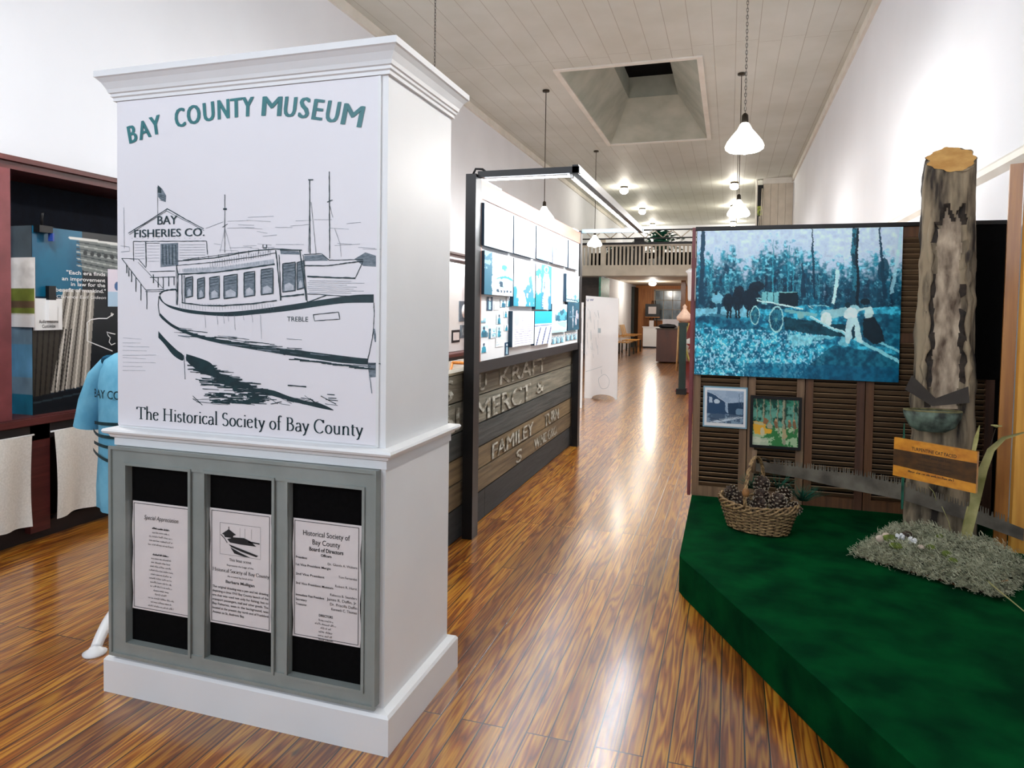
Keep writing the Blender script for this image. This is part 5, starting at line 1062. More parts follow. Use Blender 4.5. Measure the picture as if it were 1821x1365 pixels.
# forest photograph
def forest():
    c_ = Cv(460, 345, (85, 125, 1612, 1260)); c_.warp(22, 26); X_, Y_ = c_.X, c_.Y; n = fbm(345, 460, 40, 11, 5); f = fbm(345, 460, 9, 12, 3); v = fbm(345, 460, 30, 13, 4, ax=.25)
    sky = np.array((198, 206, 226.)); D = np.array((4, 44, 66.)); Mi = np.array((22, 126, 150.)); Lt = np.array((150, 208, 222.))
    c_.a[:] = sky
    line = 275 + 120 * (fbm(345, 460, 60, 14, 3)[0:1] - .5) * 2 - 120 * np.exp(-((X_ - 310) / 60) ** 2) + 60 * (X_ > 1200)
    tree = np.clip((Y_ - line) / 170 + (f - .5) * 2.6 * np.clip((Y_ - line + 160) / 200, 0, 1), 0, 1) * (Y_ < 800)
    tone = np.clip((f * .6 + v * .6 - .32) * 2.0, 0, 1)[..., None]; tcol = D * (1 - tone) + Mi * tone * 1.0; hi = np.clip((fbm(345, 460, 5, 15, 2) * .6 + f * .4 - .56) * 9, 0, 1)[..., None]; tcol = tcol * (1 - hi) + Lt * hi * .8 + tcol * hi * .2
    m_ = np.clip(tree, 0, 1)[..., None]; c_.a = c_.a * (1 - m_) + tcol * m_
    low = np.clip((Y_ - 420) / 160, 0, 1) * (Y_ < 760) * .62; c_.mask(low * np.clip((f * .5 + n * .5 - .42) * 8, 0, 1), (5, 46, 66))
    g = (Y_ > 720 + 20 * np.sin(X_ / 90)); gt = np.clip((f - .3) * 2.6, 0, 1)[..., None]; gc_ = np.array((10, 96, 128.)) * (1 - gt) + np.array((70, 176, 200.)) * gt
    c_.a = np.where(g[..., None], gc_, c_.a)
    c_.mask(g & (Y_ < 800) & (X_ < 520), (150, 196, 214), .75); c_.mask(g & (Y_ < 900) & (Y_ > 780) & (n > .5), (8, 60, 84), .5)
    sp = (fbm(345, 460, 4, 19, 2, ax=.8) > .60) & (Y_ > 860 + 60 * n) & (X_ < 1080); c_.mask(sp, (176, 214, 232), .85)
    c_.mask((Y_ > 930) & (Y_ < 1010) & (X_ > 800) & (X_ < 1250) & (n > .4), (150, 206, 216), .7)
    c_.poly([(780, 790), (1240, 850), (1240, 940), (1000, 920), (780, 890)], (8, 48, 60), .8)
    c_.poly([(1150, 1000), (1612, 1060), (1612, 1260), (900, 1260), (1000, 1120)], (4, 64, 84), .62); c_.mask((Y_ > 1150) & (X_ > 480), (6, 84, 116), .55)
    c_.mask((Y_ > 760) & (X_ > 1330) & (Y_ < 1000), (8, 70, 90), .5)
    for x1_, yt, x2_, yb_, w1, w2 in ((135, 125, 130, 710, 30, 44), (968, 125, 1003, 660, 8, 26), (1448, 125, 1500, 650, 10, 34), (800, 250, 795, 600, 5, 9), (680, 200, 684, 600, 5, 14), (835, 300, 838, 600, 4, 8), (905, 380, 920, 640, 8, 44), (210, 300, 212, 600, 4, 8), (1545, 480, 1538, 650, 14, 22)):
        c_.poly([(x1_ - w1 / 2, yt), (x1_ + w1 / 2, yt), (x2_ + w2 / 2, yb_), (x2_ - w2 / 2, yb_)], (8, 58, 80) if w2 > 20 else (60, 150, 170), .92)
    c_.poly([(1255, 125), (1300, 125), (1325, 730), (1268, 730)], (12, 66, 84)); c_.poly([(1285, 125), (1300, 125), (1322, 700), (1300, 700)], (6, 36, 50)); c_.mask(c_.polym([(1255, 125), (1285, 125), (1295, 600), (1268, 600)]) & (f > .5), (60, 140, 160), .6)
    c_.ell(1485, 440, 40, 90, (10, 60, 80), .8); c_.poly([(1590, 125), (1612, 125), (1560, 600), (1530, 620)], (186, 216, 226), .7)
    c_.poly([(1148, 430), (1172, 432), (1168, 560), (1140, 690), (1120, 685), (1145, 560)], (196, 226, 234))
    for k in range(30): xx = 180 + (k * 137) % 950; c_.line([(xx, 460 + (k * 31) % 80), (xx + 3, 640)], 4, (110, 190, 206), .5)
    # team of horses, driver
    for x, y, rx, ry in ((345, 680, 40, 70), (420, 670, 48, 80), (520, 660, 62, 90), (430, 600, 40, 40), (560, 560, 60, 40)): c_.ell(x, y, rx, ry, (4, 36, 52), .9)
    for x in (340, 362, 410, 432, 500, 520): c_.line([(x, 700), (x, 800)], 15, (4, 36, 52))
    c_.poly([(215, 620), (265, 600), (300, 640), (290, 700), (280, 780), (262, 780), (258, 700), (210, 680)], (120, 176, 196)); c_.ell(245, 612, 12, 14, (10, 50, 66)); c_.poly([(256, 690), (292, 690), (286, 780), (260, 780)], (20, 80, 104))
    # wagon bed, barrels, wheels
    for x in (620, 665, 710): c_.poly([(x - 24, 605), (x + 20, 602), (x + 22, 700), (x - 20, 690)], (120, 180, 186)); c_.line([(x - 22, 605), (x - 18, 690)], 5, (20, 80, 96))
    c_.poly([(735, 605), (870, 600), (885, 715), (745, 710)], (6, 42, 54)); c_.line([(735, 603), (865, 604)], 8, (130, 184, 186))
    c_.line([(570, 668), (910, 735)], 12, (196, 216, 214)); c_.line([(560, 650), (600, 655)], 8, (150, 196, 200)); c_.line([(960, 710), (1100, 710)], 6, (140, 190, 196)); c_.line([(950, 710), (980, 730)], 6, (180, 206, 206))
    c_.line([(790, 750), (1010, 775)], 22, (120, 172, 178)); c_.ell(900, 780, 22, 20, (130, 170, 170))
    for x, y, rx, ry in ((558, 785, 36, 72), (720, 812, 52, 92)):
        c_.ell(x, y, rx, ry, (8, 64, 84), .6)
        for k in range(12): c_.line([(x, y), (x + rx * math.cos(k * PI / 6), y + ry * math.sin(k * PI / 6))], 3, (70, 140, 150), .7)
        c_.ring(x, y, rx, ry, .08, (156, 196, 198)); c_.ell(x, y, 10, 12, (90, 140, 146))
    # log, poles and two workers
    c_.line([(1080, 770), (1290, 735)], 66, (150, 190, 198)); c_.ell(1092, 805, 42, 55, (216, 224, 220))
    c_.line([(975, 790), (1612, 1105)], 22, (140, 200, 210)); c_.line([(975, 784), (1260, 925)], 8, (206, 226, 222)); c_.line([(1390, 930), (1612, 1035)], 18, (130, 196, 208))
    c_.poly([(1215, 740), (1260, 715), (1310, 740), (1310, 800), (1260, 815), (1210, 790)], (214, 224, 224)); c_.ell(1240, 700, 20, 22, (10, 50, 62)); c_.poly([(1240, 800), (1310, 790), (1330, 850), (1355, 975), (1315, 975), (1285, 880), (1262, 990), (1230, 980), (1228, 870)], (190, 212, 216)); c_.poly([(1270, 880), (1290, 840), (1300, 930), (1280, 960)], (10, 60, 76))
    c_.poly([(1360, 730), (1410, 705), (1430, 760), (1400, 800), (1365, 790)], (196, 214, 214)); c_.ell(1365, 672, 34, 26, (6, 40, 52)); c_.line([(1310, 740), (1380, 725)], 14, (190, 210, 210))
    c_.poly([(1350, 800), (1430, 780), (1480, 850), (1510, 960), (1440, 990), (1360, 930)], (6, 38, 50))
    for x, y, r in ((135, 402, 18), (122, 823, 18), (965, 117, 6)): c_.ell(x, y, r, r, (4, 70, 96))
    c_.a = c_.a * (1 + .22 * (f - .5))[..., None]; c_.a = np.clip((c_.a - 18) * 1.22 + 8, 0, 255); c_.a[:, :, 0] *= .93
    return c_
a = atY(1240, 409, 4.965); b = atY(1598, 676, 4.965)
fz1, fz0 = 2.063, 1.062
fo = thing('forest_photograph', ((a.x + b.x) / 2, 4.98, fz0), 'large teal photograph of a logging wagon in a pine forest, hung on the shutters', 'picture')
bx(a.x, b.x, 4.968, 4.984, fz0, fz1).build('mounting_board', mat('teal_board_edge', (60, 110, 128), (50, 96, 114), .5, 5), fo)
sheet('photo_print', forest(), (a.x, 4.966, fz1), (b.x - a.x, 0, 0), (0, 0, fz0 - fz1), fo, .35)
# small black and white print in a pale mat
def sawmill():
    c_ = Cv(110, 110, (160, 130, 435, 410)); c_.warp(12, 12); X_, Y_ = c_.X, c_.Y; f = fbm(110, 110, 16, 31, 4); c_.a[:] = (150, 172, 196); c_.mask(f > .5, (176, 196, 214), .5)
    c_.mask(Y_ > 320, (70, 92, 116)); c_.mask((Y_ > 320) & (f > .5), (150, 176, 196), .7)
    c_.poly([(160, 150), (200, 160), (300, 225), (300, 300), (320, 330), (160, 330)], (40, 72, 104)); c_.line([(200, 160), (320, 240)], 5, (190, 206, 220)); c_.ell(235, 225, 22, 20, (196, 212, 224)); c_.poly([(176, 190), (200, 190), (200, 240), (176, 240)], (180, 198, 214))
    c_.poly([(320, 235), (435, 225), (435, 335), (320, 330)], (34, 62, 90)); c_.poly([(380, 280), (430, 280), (430, 330), (380, 330)], (110, 140, 165)); c_.line([(400, 150), (402, 260)], 3, (70, 96, 120)); c_.line([(420, 150), (420, 260)], 3, (90, 110, 130))
    c_.poly([(170, 400), (400, 345), (435, 350), (240, 410)], (196, 210, 222)); c_.line([(180, 400), (410, 350)], 4, (50, 74, 96)); c_.line([(165, 360), (300, 400)], 4, (40, 62, 86)); return c_
a = atY(1251, 686, 4.97); b = atY(1328, 763, 4.97)
bw = thing('mill_print', ((a.x + b.x) / 2, 4.98, b.z), 'small blue-grey sawmill print in white mat and pale frame on the left shutter', 'picture')
bx(a.x, b.x, 4.98, 4.998, b.z, a.z).build('frame', mat('pale_blue_frame', (140, 178, 196), (120, 160, 180), .35, 6), bw); bx(a.x + .01, b.x - .01, 4.976, 4.98, b.z + .01, a.z - .01).build('white_mat', M_white, bw)
sheet('photo_print', sawmill(), (a.x + .026, 4.974, a.z - .026), (b.x - a.x - .05, 0, 0), (0, 0, b.z - a.z + .058), bw, .3)
def painting():
    c_ = Cv(120, 130, (500, 200, 850, 585)); c_.warp(22, 10); X_, Y_ = c_.X, c_.Y; f = fbm(130, 120, 14, 41, 4); c_.a[:] = (24, 96, 76); c_.mask(f > .52, (60, 140, 110), .7); c_.mask(f < .4, (10, 54, 46), .8)
    c_.mask((Y_ > 250) & (Y_ < 420) & (f > .45), (150, 190, 180), .45); c_.mask(Y_ > 430, (50, 120, 64)); c_.mask((Y_ > 430) & (f > .5), (190, 206, 170), .8); c_.mask((Y_ > 520) & (X_ < 620), (206, 206, 186), .8)
    for x, w_ in ((530, 7), (580, 14), (635, 8), (690, 10), (737, 24), (812, 10), (840, 6)): c_.line([(x, 200), (x + 6, 470 if w_ < 20 else 560)], w_, (150, 150, 124)); c_.line([(x + w_ * .3, 200), (x + 6 + w_ * .3, 470)], w_ * .4, (80, 84, 66))
    c_.poly([(505, 385), (600, 395), (605, 440), (650, 455), (650, 490), (560, 490), (510, 500)], (222, 168, 52)); c_.poly([(510, 390), (580, 398), (580, 420), (510, 412)], (190, 178, 130)); c_.ell(598, 385, 20, 28, (140, 96, 64)); c_.ell(575, 470, 16, 36, (200, 190, 150)); c_.ell(635, 420, 18, 24, (170, 160, 130))
    for x in (680, 780, 820): c_.ell(x, 405, 14, 34, (130, 96, 66)); c_.ell(x, 370, 8, 10, (196, 150, 110))
    c_.poly([(728, 440), (760, 440), (762, 520), (728, 524)], (176, 160, 120)); return c_
a = atY(1335, 703, 4.965); b = atY(1424, 801, 4.965)
pt = thing('framed_painting', ((a.x + b.x) / 2, 4.98, b.z), 'painting of a green pine forest with a yellow wagon, in a black frame', 'painting')
w = MB(); g = .018
for q_ in ((a.x, b.x, a.z - g, a.z), (a.x, b.x, b.z, b.z + g), (a.x, a.x + g, b.z + g, a.z - g), (b.x - g, b.x, b.z + g, a.z - g)): w.box(q_[0], q_[1], 4.965, 4.998, q_[2], q_[3])
w.build('black_frame', M_blackp, pt); sheet('painted_canvas', painting(), (a.x + g, 4.975, a.z - g), (b.x - a.x - 2 * g, 0, 0), (0, 0, b.z - a.z + 2 * g), pt, .4)
bx(a.x + g, b.x - g, 4.977, 4.997, b.z + g, a.z - g).build('canvas_backing', M_black, pt)

# ------------------------------------------------------------------ crosscut saw
S0, S1 = Vector((.12, 4.86, 0)), Vector((1.63, 4.20, 0)); sd = (S1 - S0); sl = sd.length; su = sd / sl; sn = Vector((su.y, -su.x, 0))
def sawp(u, v):        # pixel on the saw plane -> (distance along, height)
    d = ray(u, v); o = Vector((0, 0, HC)); t = (S0 - o).dot(sn) / d.dot(sn); p_ = o + d * t; return ((p_ - S0).dot(su), p_.z)
topl = curve([sawp(1338, 818), sawp(1430, 832), sawp(1530, 846), sawp(1600, 862), sawp(1660, 884), sawp(1740, 909), sawp(1821, 940)], 10)
botl = curve([sawp(1338, 836), sawp(1410, 848), sawp(1500, 868), sawp(1600, 888), sawp(1660, 906), sawp(1740, 932), sawp(1821, 962)], 10)
def yat(lst, x):
    for (a1, b1), (a2, b2) in zip(lst[:-1], lst[1:]):
        if a1 <= x <= a2: return b1 + (b2 - b1) * (x - a1) / max(a2 - a1, 1e-6)
    return lst[-1][1] if x > lst[-1][0] else lst[0][1]
xs0, xs1 = topl[0][0], min(topl[-1][0], sl); ol = []
x = xs0; ph = 0; th = .034
patt = [(0, 0), (.002, 1), (.006, 1), (.008, .2), (.011, .2), (.013, 1), (.017, 1), (.019, 0), (.024, 0), (.026, 1), (.030, 1), (.032, .2), (.035, .2), (.037, 1), (.041, 1), (.043, 0), (.052, 0), (.055, .75), (.060, .75), (.063, 0), (.070, 0)]
while x < xs1 - .08:
    for a, b in patt: 
        ol.append((x + a, yat(topl, x + a) + (b * th if x > xs0 + .10 else 0) ))
    x += .0705
ol.append((xs1, yat(topl, xs1))); lower = [(q[0], q[1]) for q in botl if q[0] < xs1] + [(xs1, yat(botl, xs1))]
poly = ol + lower[::-1]; sawt = thing('crosscut_saw', (S0 + sd / 2 + Vector((0, 0, .45))), 'long old two-man crosscut saw with coarse teeth upward, crossing before the trunk', 'saw')
MB().prism([S0 + su * a + Vector((0, 0, b)) for a, b in poly], sn * -.003).build('blade', M_steel, sawt)
h0 = S0 + su * (xs0 + .01) + Vector((0, 0, yat(topl, xs0)))
MB().tube([h0 + Vector((0, 0, -.08)), h0 + Vector((0, 0, .0)), h0 + Vector((0.004, 0, .07))], [.016, .014, .017], 10).build('handle', M_shutter, sawt)
MB().tube([h0 + Vector((.02, -.01, -.01)), h0 + Vector((.06, -.01, .02)), h0 + Vector((.10, -.01, .0))], .01, 8).build('handle_bracket', M_brass, sawt)

# ------------------------------------------------------------------ trunk, cup, sign
tk = thing('pine_trunk_section', (1.2, 4.63, .2), 'tall weathered pine trunk section with a hollowed cat-face scar, standing on the platform', 'tree trunk')
w = MB(); n = 72; rows = 120; vs = []; rg = np.random.RandomState(4)
nb = fbm(rows + 1, n + 1, 10, 50, 4, ax=.5); nb2 = fbm(rows + 1, n + 1, 26, 51, 3, ax=.3); nb[:, -1] = nb[:, 0]
nb = nb * 1.0; blend = np.clip(np.minimum(np.arange(n + 1), n - np.arange(n + 1)) / 5.0, 0, 1)
matl = []
def tz(i): return .2 + 2.4 * i / rows
for i in range(rows + 1):
    for k in range(n):
        g = 2 * PI * k / n; z = tz(i); t = min(1, (z - .2) / 2.2); R0 = .172 - .046 * t + .02 * max(0, .12 - t) * 4
        ridg = (nb[i, k] - .5) * .05 * blend[k] + (nb2[i, k] - .5) * .03 * blend[k] + .006 * math.sin(g * 11 + z * 1.3)
        r = R0 + ridg
        da = math.atan2(math.sin(g + PI / 2 + .12), math.cos(g + PI / 2 + .12))      # angle from the front
        topz = 2.10 - .06 * abs(da) + .05 * math.sin(g * 9); face = (z < topz) and (abs(da) < .70 - .10 * max(0, (z - 1.9) / .2) + .06 * math.sin(z * 17) + .04 * math.sin(z * 41)) and z > .95
        if face: r = R0 * .70 + .006 * math.sin(z * 60) * (nb[i, k] > .45) + (nb2[i, k] - .5) * .02
        lean = (t - .5) * .0
        x_ = 1.212 + lean + r * math.cos(g); y_ = 4.63 + r * math.sin(g) * .9
        zz_ = z
        if i == rows: pass
        vs.append((x_, y_, min(zz_, 2.30 + (y_ - 4.51) * .82 + (x_ - 1.1) * .12))); matl.append(1 if face else 0)
fs = []; 
for i in range(rows):
    for k in range(n): fs.append((i * n + k, i * n + (k + 1) % n, (i + 1) * n + (k + 1) % n, (i + 1) * n + k))
w.add(vs, fs, 0, True)
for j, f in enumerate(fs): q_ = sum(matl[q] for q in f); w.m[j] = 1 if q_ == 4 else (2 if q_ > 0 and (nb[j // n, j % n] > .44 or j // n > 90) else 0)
M_bark = mat('grey_brown_bark', (148, 132, 108), (38, 30, 24), .85, 14, (1, 1, .16), 1.0, detail=9, lo=.38, hi=.60)
M_scar = mat('weathered_scar_wood', (186, 168, 146), (70, 52, 38), .8, 9, (1.6, 1.6, .5), .8, detail=9, lo=.36, hi=.62)
w.build('trunk_wood', [M_bark, M_scar, mat('scar_edge_shade', (52, 40, 30), (24, 18, 14), .8, 30)], tk)  # third material paints the shade along the scar's edge as dark faces
w = MB(); cen = (1.212, 4.63, 2.30 + .12 * .82 + .0134); rim = [Vector(vs[rows * n + k]) for k in range(n)]; w.add([cen] + [r_ + Vector((0, 0, .001)) for r_ in rim], [(0, 1 + k, 1 + (k + 1) % n) for k in range(n)]); tag(w.build('sawn_top', mat('fresh_cut_wood', (206, 160, 92), (184, 134, 66), .7, 14), tk), 'tan slanting sawn top')
# bark lips along the scar
for sgn in (-1, 1):
    pts = []; 
    for i in range(30):
        z = 1.02 + i * .036; g = -PI / 2 - .12 + sgn * (.76 + .05 * math.sin(z * 17) + .03 * math.sin(z * 37)); R0 = .172 - .046 * (z - .2) / 2.2
        pts.append((1.212 + (R0 + .002) * math.cos(g), 4.63 + (R0 + .002) * math.sin(g) * .9, z))
    MB().tube(pts, [.014 + .006 * math.sin(i * 1.7) + .003 * math.sin(i * 4.1) for i in range(30)], 8).build('bark_lip', M_bark, tk)
gu = thing('metal_gutter', (1.15, 4.44, 1.0), 'dark sheet metal V-shaped gutter nailed across the trunk', 'gutter')
def P3(u, v, y): p_ = atY(u, v, y); return (p_.x, p_.y, p_.z)
MB().prism([P3(1609, 692, 4.42), P3(1622, 667, 4.42), P3(1664, 708, 4.42), P3(1658, 722, 4.42)], (0, .004, 0)).build('left_strip', M_sheetm, gu)
MB().prism([P3(1658, 722, 4.42), P3(1664, 708, 4.42), P3(1722, 687, 4.42), P3(1724, 716, 4.42)], (0, .004, 0)).build('right_strip', M_sheetm, gu)
for a_, b_ in (((1615, 680), (1640, 690)), ((1718, 690), (1722, 712))): pass
cp = thing('turpentine_cup', (1.15, 4.40, .85), 'mossy green-grey sap cup fixed below the gutter on the trunk', 'cup')
c0 = atY(1660, 732, 4.42); MB().lathe([(0, -.12), (.07, -.115), (.115, -.09), (.145, -.03), (.15, 0), (.14, 0), (.132, -.03), (.10, -.08), (0, -.10)], (c0.x, 4.44, c0.z), 28, sy=.42).build('cup_bowl', mat('green_grey_crust', (104, 122, 108), (34, 40, 34), .7, 16, bump=.3), cp)
MB().lathe([(.143, -.002), (.152, .004), (.146, .01), (.139, .004)], (c0.x, 4.44, c0.z), 28, sy=.42).build('cup_rim', mat('ochre_crust', (130, 124, 84), (84, 78, 50), .8, 30), cp)
# wooden sign
sgL, sgR = atY(1590, 777, 4.12), atY(1738, 803, 3.86); bl = atY(1588, 842, 4.12); brr = atY(1735, 880, 3.86)
Uv = (sgR - sgL); Vv = ((sgL - bl) + (sgR - brr)) / 2; U1 = Uv.normalized(); V1 = (Vv - U1 * Vv.dot(U1)).normalized(); Wd = Uv.length; Hd = Vv.length; Nn = U1.cross(V1)
sb = thing('wooden_sign', (bl + brr) / 2, 'golden wooden sign about the cat-faced pine, fixed in front of the trunk', 'sign')
cc_ = (sgL + sgR + bl + brr) / 4; MB().obox(cc_ - Nn * .009, U1 * Wd, V1 * Hd, Nn * .018).build('sign_board', [wood('sign_pine', (214, 146, 44), (178, 108, 26), 0, .8, .35, .05, .3)], sb)
psg = Plane(cc_, U1, V1); w = MB()
fill(w, psg, [(-Wd / 2, Hd * .20), (Wd / 2, Hd * .22), (Wd / 2, -Hd * .27), (-Wd / 2, -Hd * .22)], .0005); w.build('dark_band', wood('dark_band_wood', (84, 54, 22), (50, 32, 14), 0, .8, .4, .02), sb)  # darker band across the middle of the board
w = MB(); k_ = Hd / .2
text(w, psg, 'TURPENTINE CAT FACED', .0, Hd * .25, Hd * .12, Wd * .54, .015, al='c'); text(w, psg, 'TREE', -Wd * .14, Hd * .10, Hd * .11, Wd * .10, .01); scribble(w, psg, -Wd * .02, Hd * .10, Wd * .24, Hd * .07, 3)
for i in range(3): scribble(w, psg, -Wd * .2, -Hd * (.0 + .09 * i), Wd * .42, Hd * .04, 5 + i)
scribble(w, psg, -Wd * .3, -Hd * .33, Wd * .56, Hd * .06, 9, wt=1.6); w.build('burned_lettering', M_txt, sb)
MB().tube([cc_ - Nn * .02 - V1 * .05, Vector((1.17, 4.5, .74))], .01, 6).build('bracket', M_brass, sb)

# timber boards at the right edge
for nm, pts, mt, lb in (('pine_board', [(1.462, 4.47), (1.468, 4.50), (1.520, 4.48), (1.518, 4.445)], M_gold2, 'darker amber pine board leaning upright beside the trunk'), ('pine_board', [(1.522, 4.40), (1.522, 4.44), (1.655, 4.44), (1.655, 4.40)], M_gold, 'golden pine board at the right edge of the photo')):
    tt = .0; z1_ = 2.34 if mt is M_gold2 else 2.36
    v_ = [(x - .02, y, .2) for x, y in pts] + [(x, y, z1_) for x, y in pts]
    w = MB(); k4 = [(3, 2, 1, 0), (4, 5, 6, 7)] + [(i, (i + 1) % 4, 4 + (i + 1) % 4, 4 + i) for i in range(4)]; w.add(v_, [f[::-1] for f in k4]); tag(w.build(nm, mt), lb, 'board')
bpy.context.view_layer.update()

# ------------------------------------------------------------------ moss tray with stones, cones and leaves
mc = Vector((1.06, 4.0, .2)); ma = math.radians(-36); mu_ = Vector((math.cos(ma), math.sin(ma), 0)); mv_ = Vector((-math.sin(ma), math.cos(ma), 0)); ML, MW = .68, .46
bk = thing('bark_slab', mc, 'curved slab of brown bark lying under the moss on the green carpet', 'bark'); w = MB(); vs = []
for i in range(25):
    s_ = (i / 24 - .5) * (ML - .06); 
    for k in range(13):
        g = (k / 12 - .5) * 2.2; wv = .006 * math.sin(i * 1.9 + k) ; vs.append(mc + mu_ * (s_ + .02 * math.sin(k * 2.1)) + mv_ * (math.sin(g) * (MW * .5 + wv) - .0) + Vector((0, 0, .004 + .085 * (math.cos(g) - math.cos(1.1)) + abs(wv))))
f_ = [(i * 13 + k, (i + 1) * 13 + k, (i + 1) * 13 + k + 1, i * 13 + k + 1) for i in range(24) for k in range(12)]; w.add(vs, f_, 0, True); w.add([v_ + Vector((0, 0, .012)) for v_ in vs], [f[::-1] for f in f_], 0, True)
w.build('bark_shell', mat('brown_bark', (150, 104, 58), (56, 38, 24), .8, 12, bump=.5), bk)
rm = random.Random(21)
def mossh(s_, t_):     # height of the moss mound above the platform
    e_ = max(0, 1 - (abs(s_) / (ML / 2)) ** 4) * max(0, 1 - (abs(t_) / (MW / 2)) ** 2.4); return .02 + .095 * e_ ** .5 * (.75 + .25 * math.sin(s_ * 23 + 1) * math.cos(t_ * 17)) + .16 * max(0, t_ / MW + .1) * e_ ** .5 
w = MB()
NI, NJ = 60, 36; vs = []
for i in range(NI + 1):
    for j in range(NJ + 1):
        s_ = (i / NI - .5) * ML; t_ = (j / NJ - .5) * MW; j1 = .012 * math.sin(i * 3.3 + j * 1.7); h_ = mossh(s_, t_) + .009 * math.sin(i * 1.2) * math.cos(j * 1.3) + .004 * math.sin(i * 2.9 + j)
        vs.append(mc + mu_ * (s_ + j1) + mv_ * (t_ + j1) + Vector((0, 0, h_)))
w.add(vs, [(i * (NJ + 1) + j, (i + 1) * (NJ + 1) + j, (i + 1) * (NJ + 1) + j + 1, i * (NJ + 1) + j + 1) for i in range(NI) for j in range(NJ)], 1, True)
for k in range(9000):
    s_ = rm.uniform(-.53, .53) * ML; t_ = rm.uniform(-.54, .56) * MW
    if abs(s_) > .44 * ML and rm.random() < .4: continue
    p_ = mc + mu_ * s_ + mv_ * t_ + Vector((0, 0, mossh(max(-.5 * ML, min(.5 * ML, s_)), max(-.5 * MW, min(.5 * MW, t_))) + rm.uniform(-.005, .03)))
    a_ = rm.uniform(0, 2 * PI); cu = rm.choice((-1, 1)) * rm.uniform(.7, 1.9); wd_ = rm.uniform(.0005, .0010); z_ = rm.uniform(-.5, .9); P_ = [p_.copy()]
    for q in range(5):
        a_ += cu * rm.uniform(.4, 1); z_ += rm.uniform(-.35, .3); p_ = p_ + Vector((math.cos(a_), math.sin(a_), z_)) * rm.uniform(.004, .008); p_.z = max(p_.z, .206); P_.append(p_.copy())
    vs = []
    for q in P_: vs += [q + Vector((wd_, 0, wd_)), q - Vector((wd_, 0, wd_))]
    w.add(vs, [(2 * i, 2 * i + 1, 2 * i + 3, 2 * i + 2) for i in range(5)], 0)
tag(w.build('spanish_moss', [M_moss, mat('moss_core', (128, 126, 100), (64, 66, 50), .95, 40, bump=.4)]), 'tangled grey moss heaped over the bark slab at the trunk foot', 'moss', kind='stuff')
def mp_(u, v, lift=0):    # spot on the moss seen at this pixel
    d = ray(u, v); o = Vector((0, 0, HC)); z_ = .30
    for _ in range(12):
        p_ = o + d * ((z_ - HC) / d.z); r_ = p_ - mc; z_ = .2 + mossh(r_.dot(mu_), r_.dot(mv_))
    return Vector((p_.x, p_.y, z_ + lift))
def blob(name, c_, rx, ry, rz, mt, label, cat, seed, group=None):
    w = MB(); r = random.Random(seed); ph = r.uniform(0, 6); vs = []; n = 14; m_ = 8
    for i in range(m_ + 1):
        for k in range(n):
            a1 = PI * i / m_; g = 2 * PI * k / n; q = 1 + .08 * math.sin(2 * g + ph) + .05 * math.sin(3 * a1 + ph); vs.append(c_ + Vector((rx * q * math.sin(a1) * math.cos(g), ry * q * math.sin(a1) * math.sin(g), -rz * math.cos(a1))))
    w.add(vs, [(i * n + k, i * n + (k + 1) % n, (i + 1) * n + (k + 1) % n, (i + 1) * n + k) for i in range(m_) for k in range(n)], 0, True)
    return tag(w.build(name, mt), label, cat, group)
M_stone = mat('pale_pink_stone', (206, 188, 172), (180, 162, 148), .7, 20); M_gmoss = mat('bright_green_moss', (110, 124, 44), (66, 80, 26), .9, 40, bump=.5)
blob('pale_pebble', mp_(1565, 971, .03), .022, .018, .02, M_stone, 'round pale pebble, upper left of the two on the moss', 'pebble', 1, 'pale pebbles on the moss')
blob('pale_pebble', mp_(1575, 984, .03), .024, .019, .018, M_stone, 'round pale pebble, lower right of the two on the moss', 'pebble', 2, 'pale pebbles on the moss')
blob('pale_pebble', mp_(1637, 991, .024), .016, .014, .012, M_stone, 'small pale pebble in the middle of the moss', 'pebble', 5, 'pale pebbles on the moss')
for u, v, r_, lb in ((1582, 966, .035, 'bright green moss clump behind the two pebbles'), (1593, 978, .03, 'olive moss clump right of the two pebbles'), (1655, 983, .022, 'small green moss clump in the middle of the tray'), (1670, 987, .018, 'pale green bud beside the middle moss clump'), (1683, 995, .026, 'dark green moss clump right of middle'), (1694, 1004, .022, 'bright green moss clump nearest the right end')):
    blob('moss_clump', mp_(u, v, .022), r_, r_ * .8, r_ * .6, M_gmoss, lb, 'moss clump', int(u), 'green moss clumps on the grey moss')
for u, v, lb in ((1600, 967, 'small white lichen flower beside the dark cone'), (1622, 957, 'white lichen flower on top of the dark cone')):
    c_ = mp_(u, v, .035); w = MB(); r = random.Random(int(u))
    for k in range(26):
        d_ = Vector((r.uniform(-1, 1), r.uniform(-1, 1), r.uniform(-.2, 1))).normalized(); w.obox(c_ + d_ * .016, d_ * .018, d_.orthogonal().normalized() * .008, d_.cross(d_.orthogonal()).normalized() * .003)
    tag(w.build('white_lichen', M_white), lb, 'lichen')

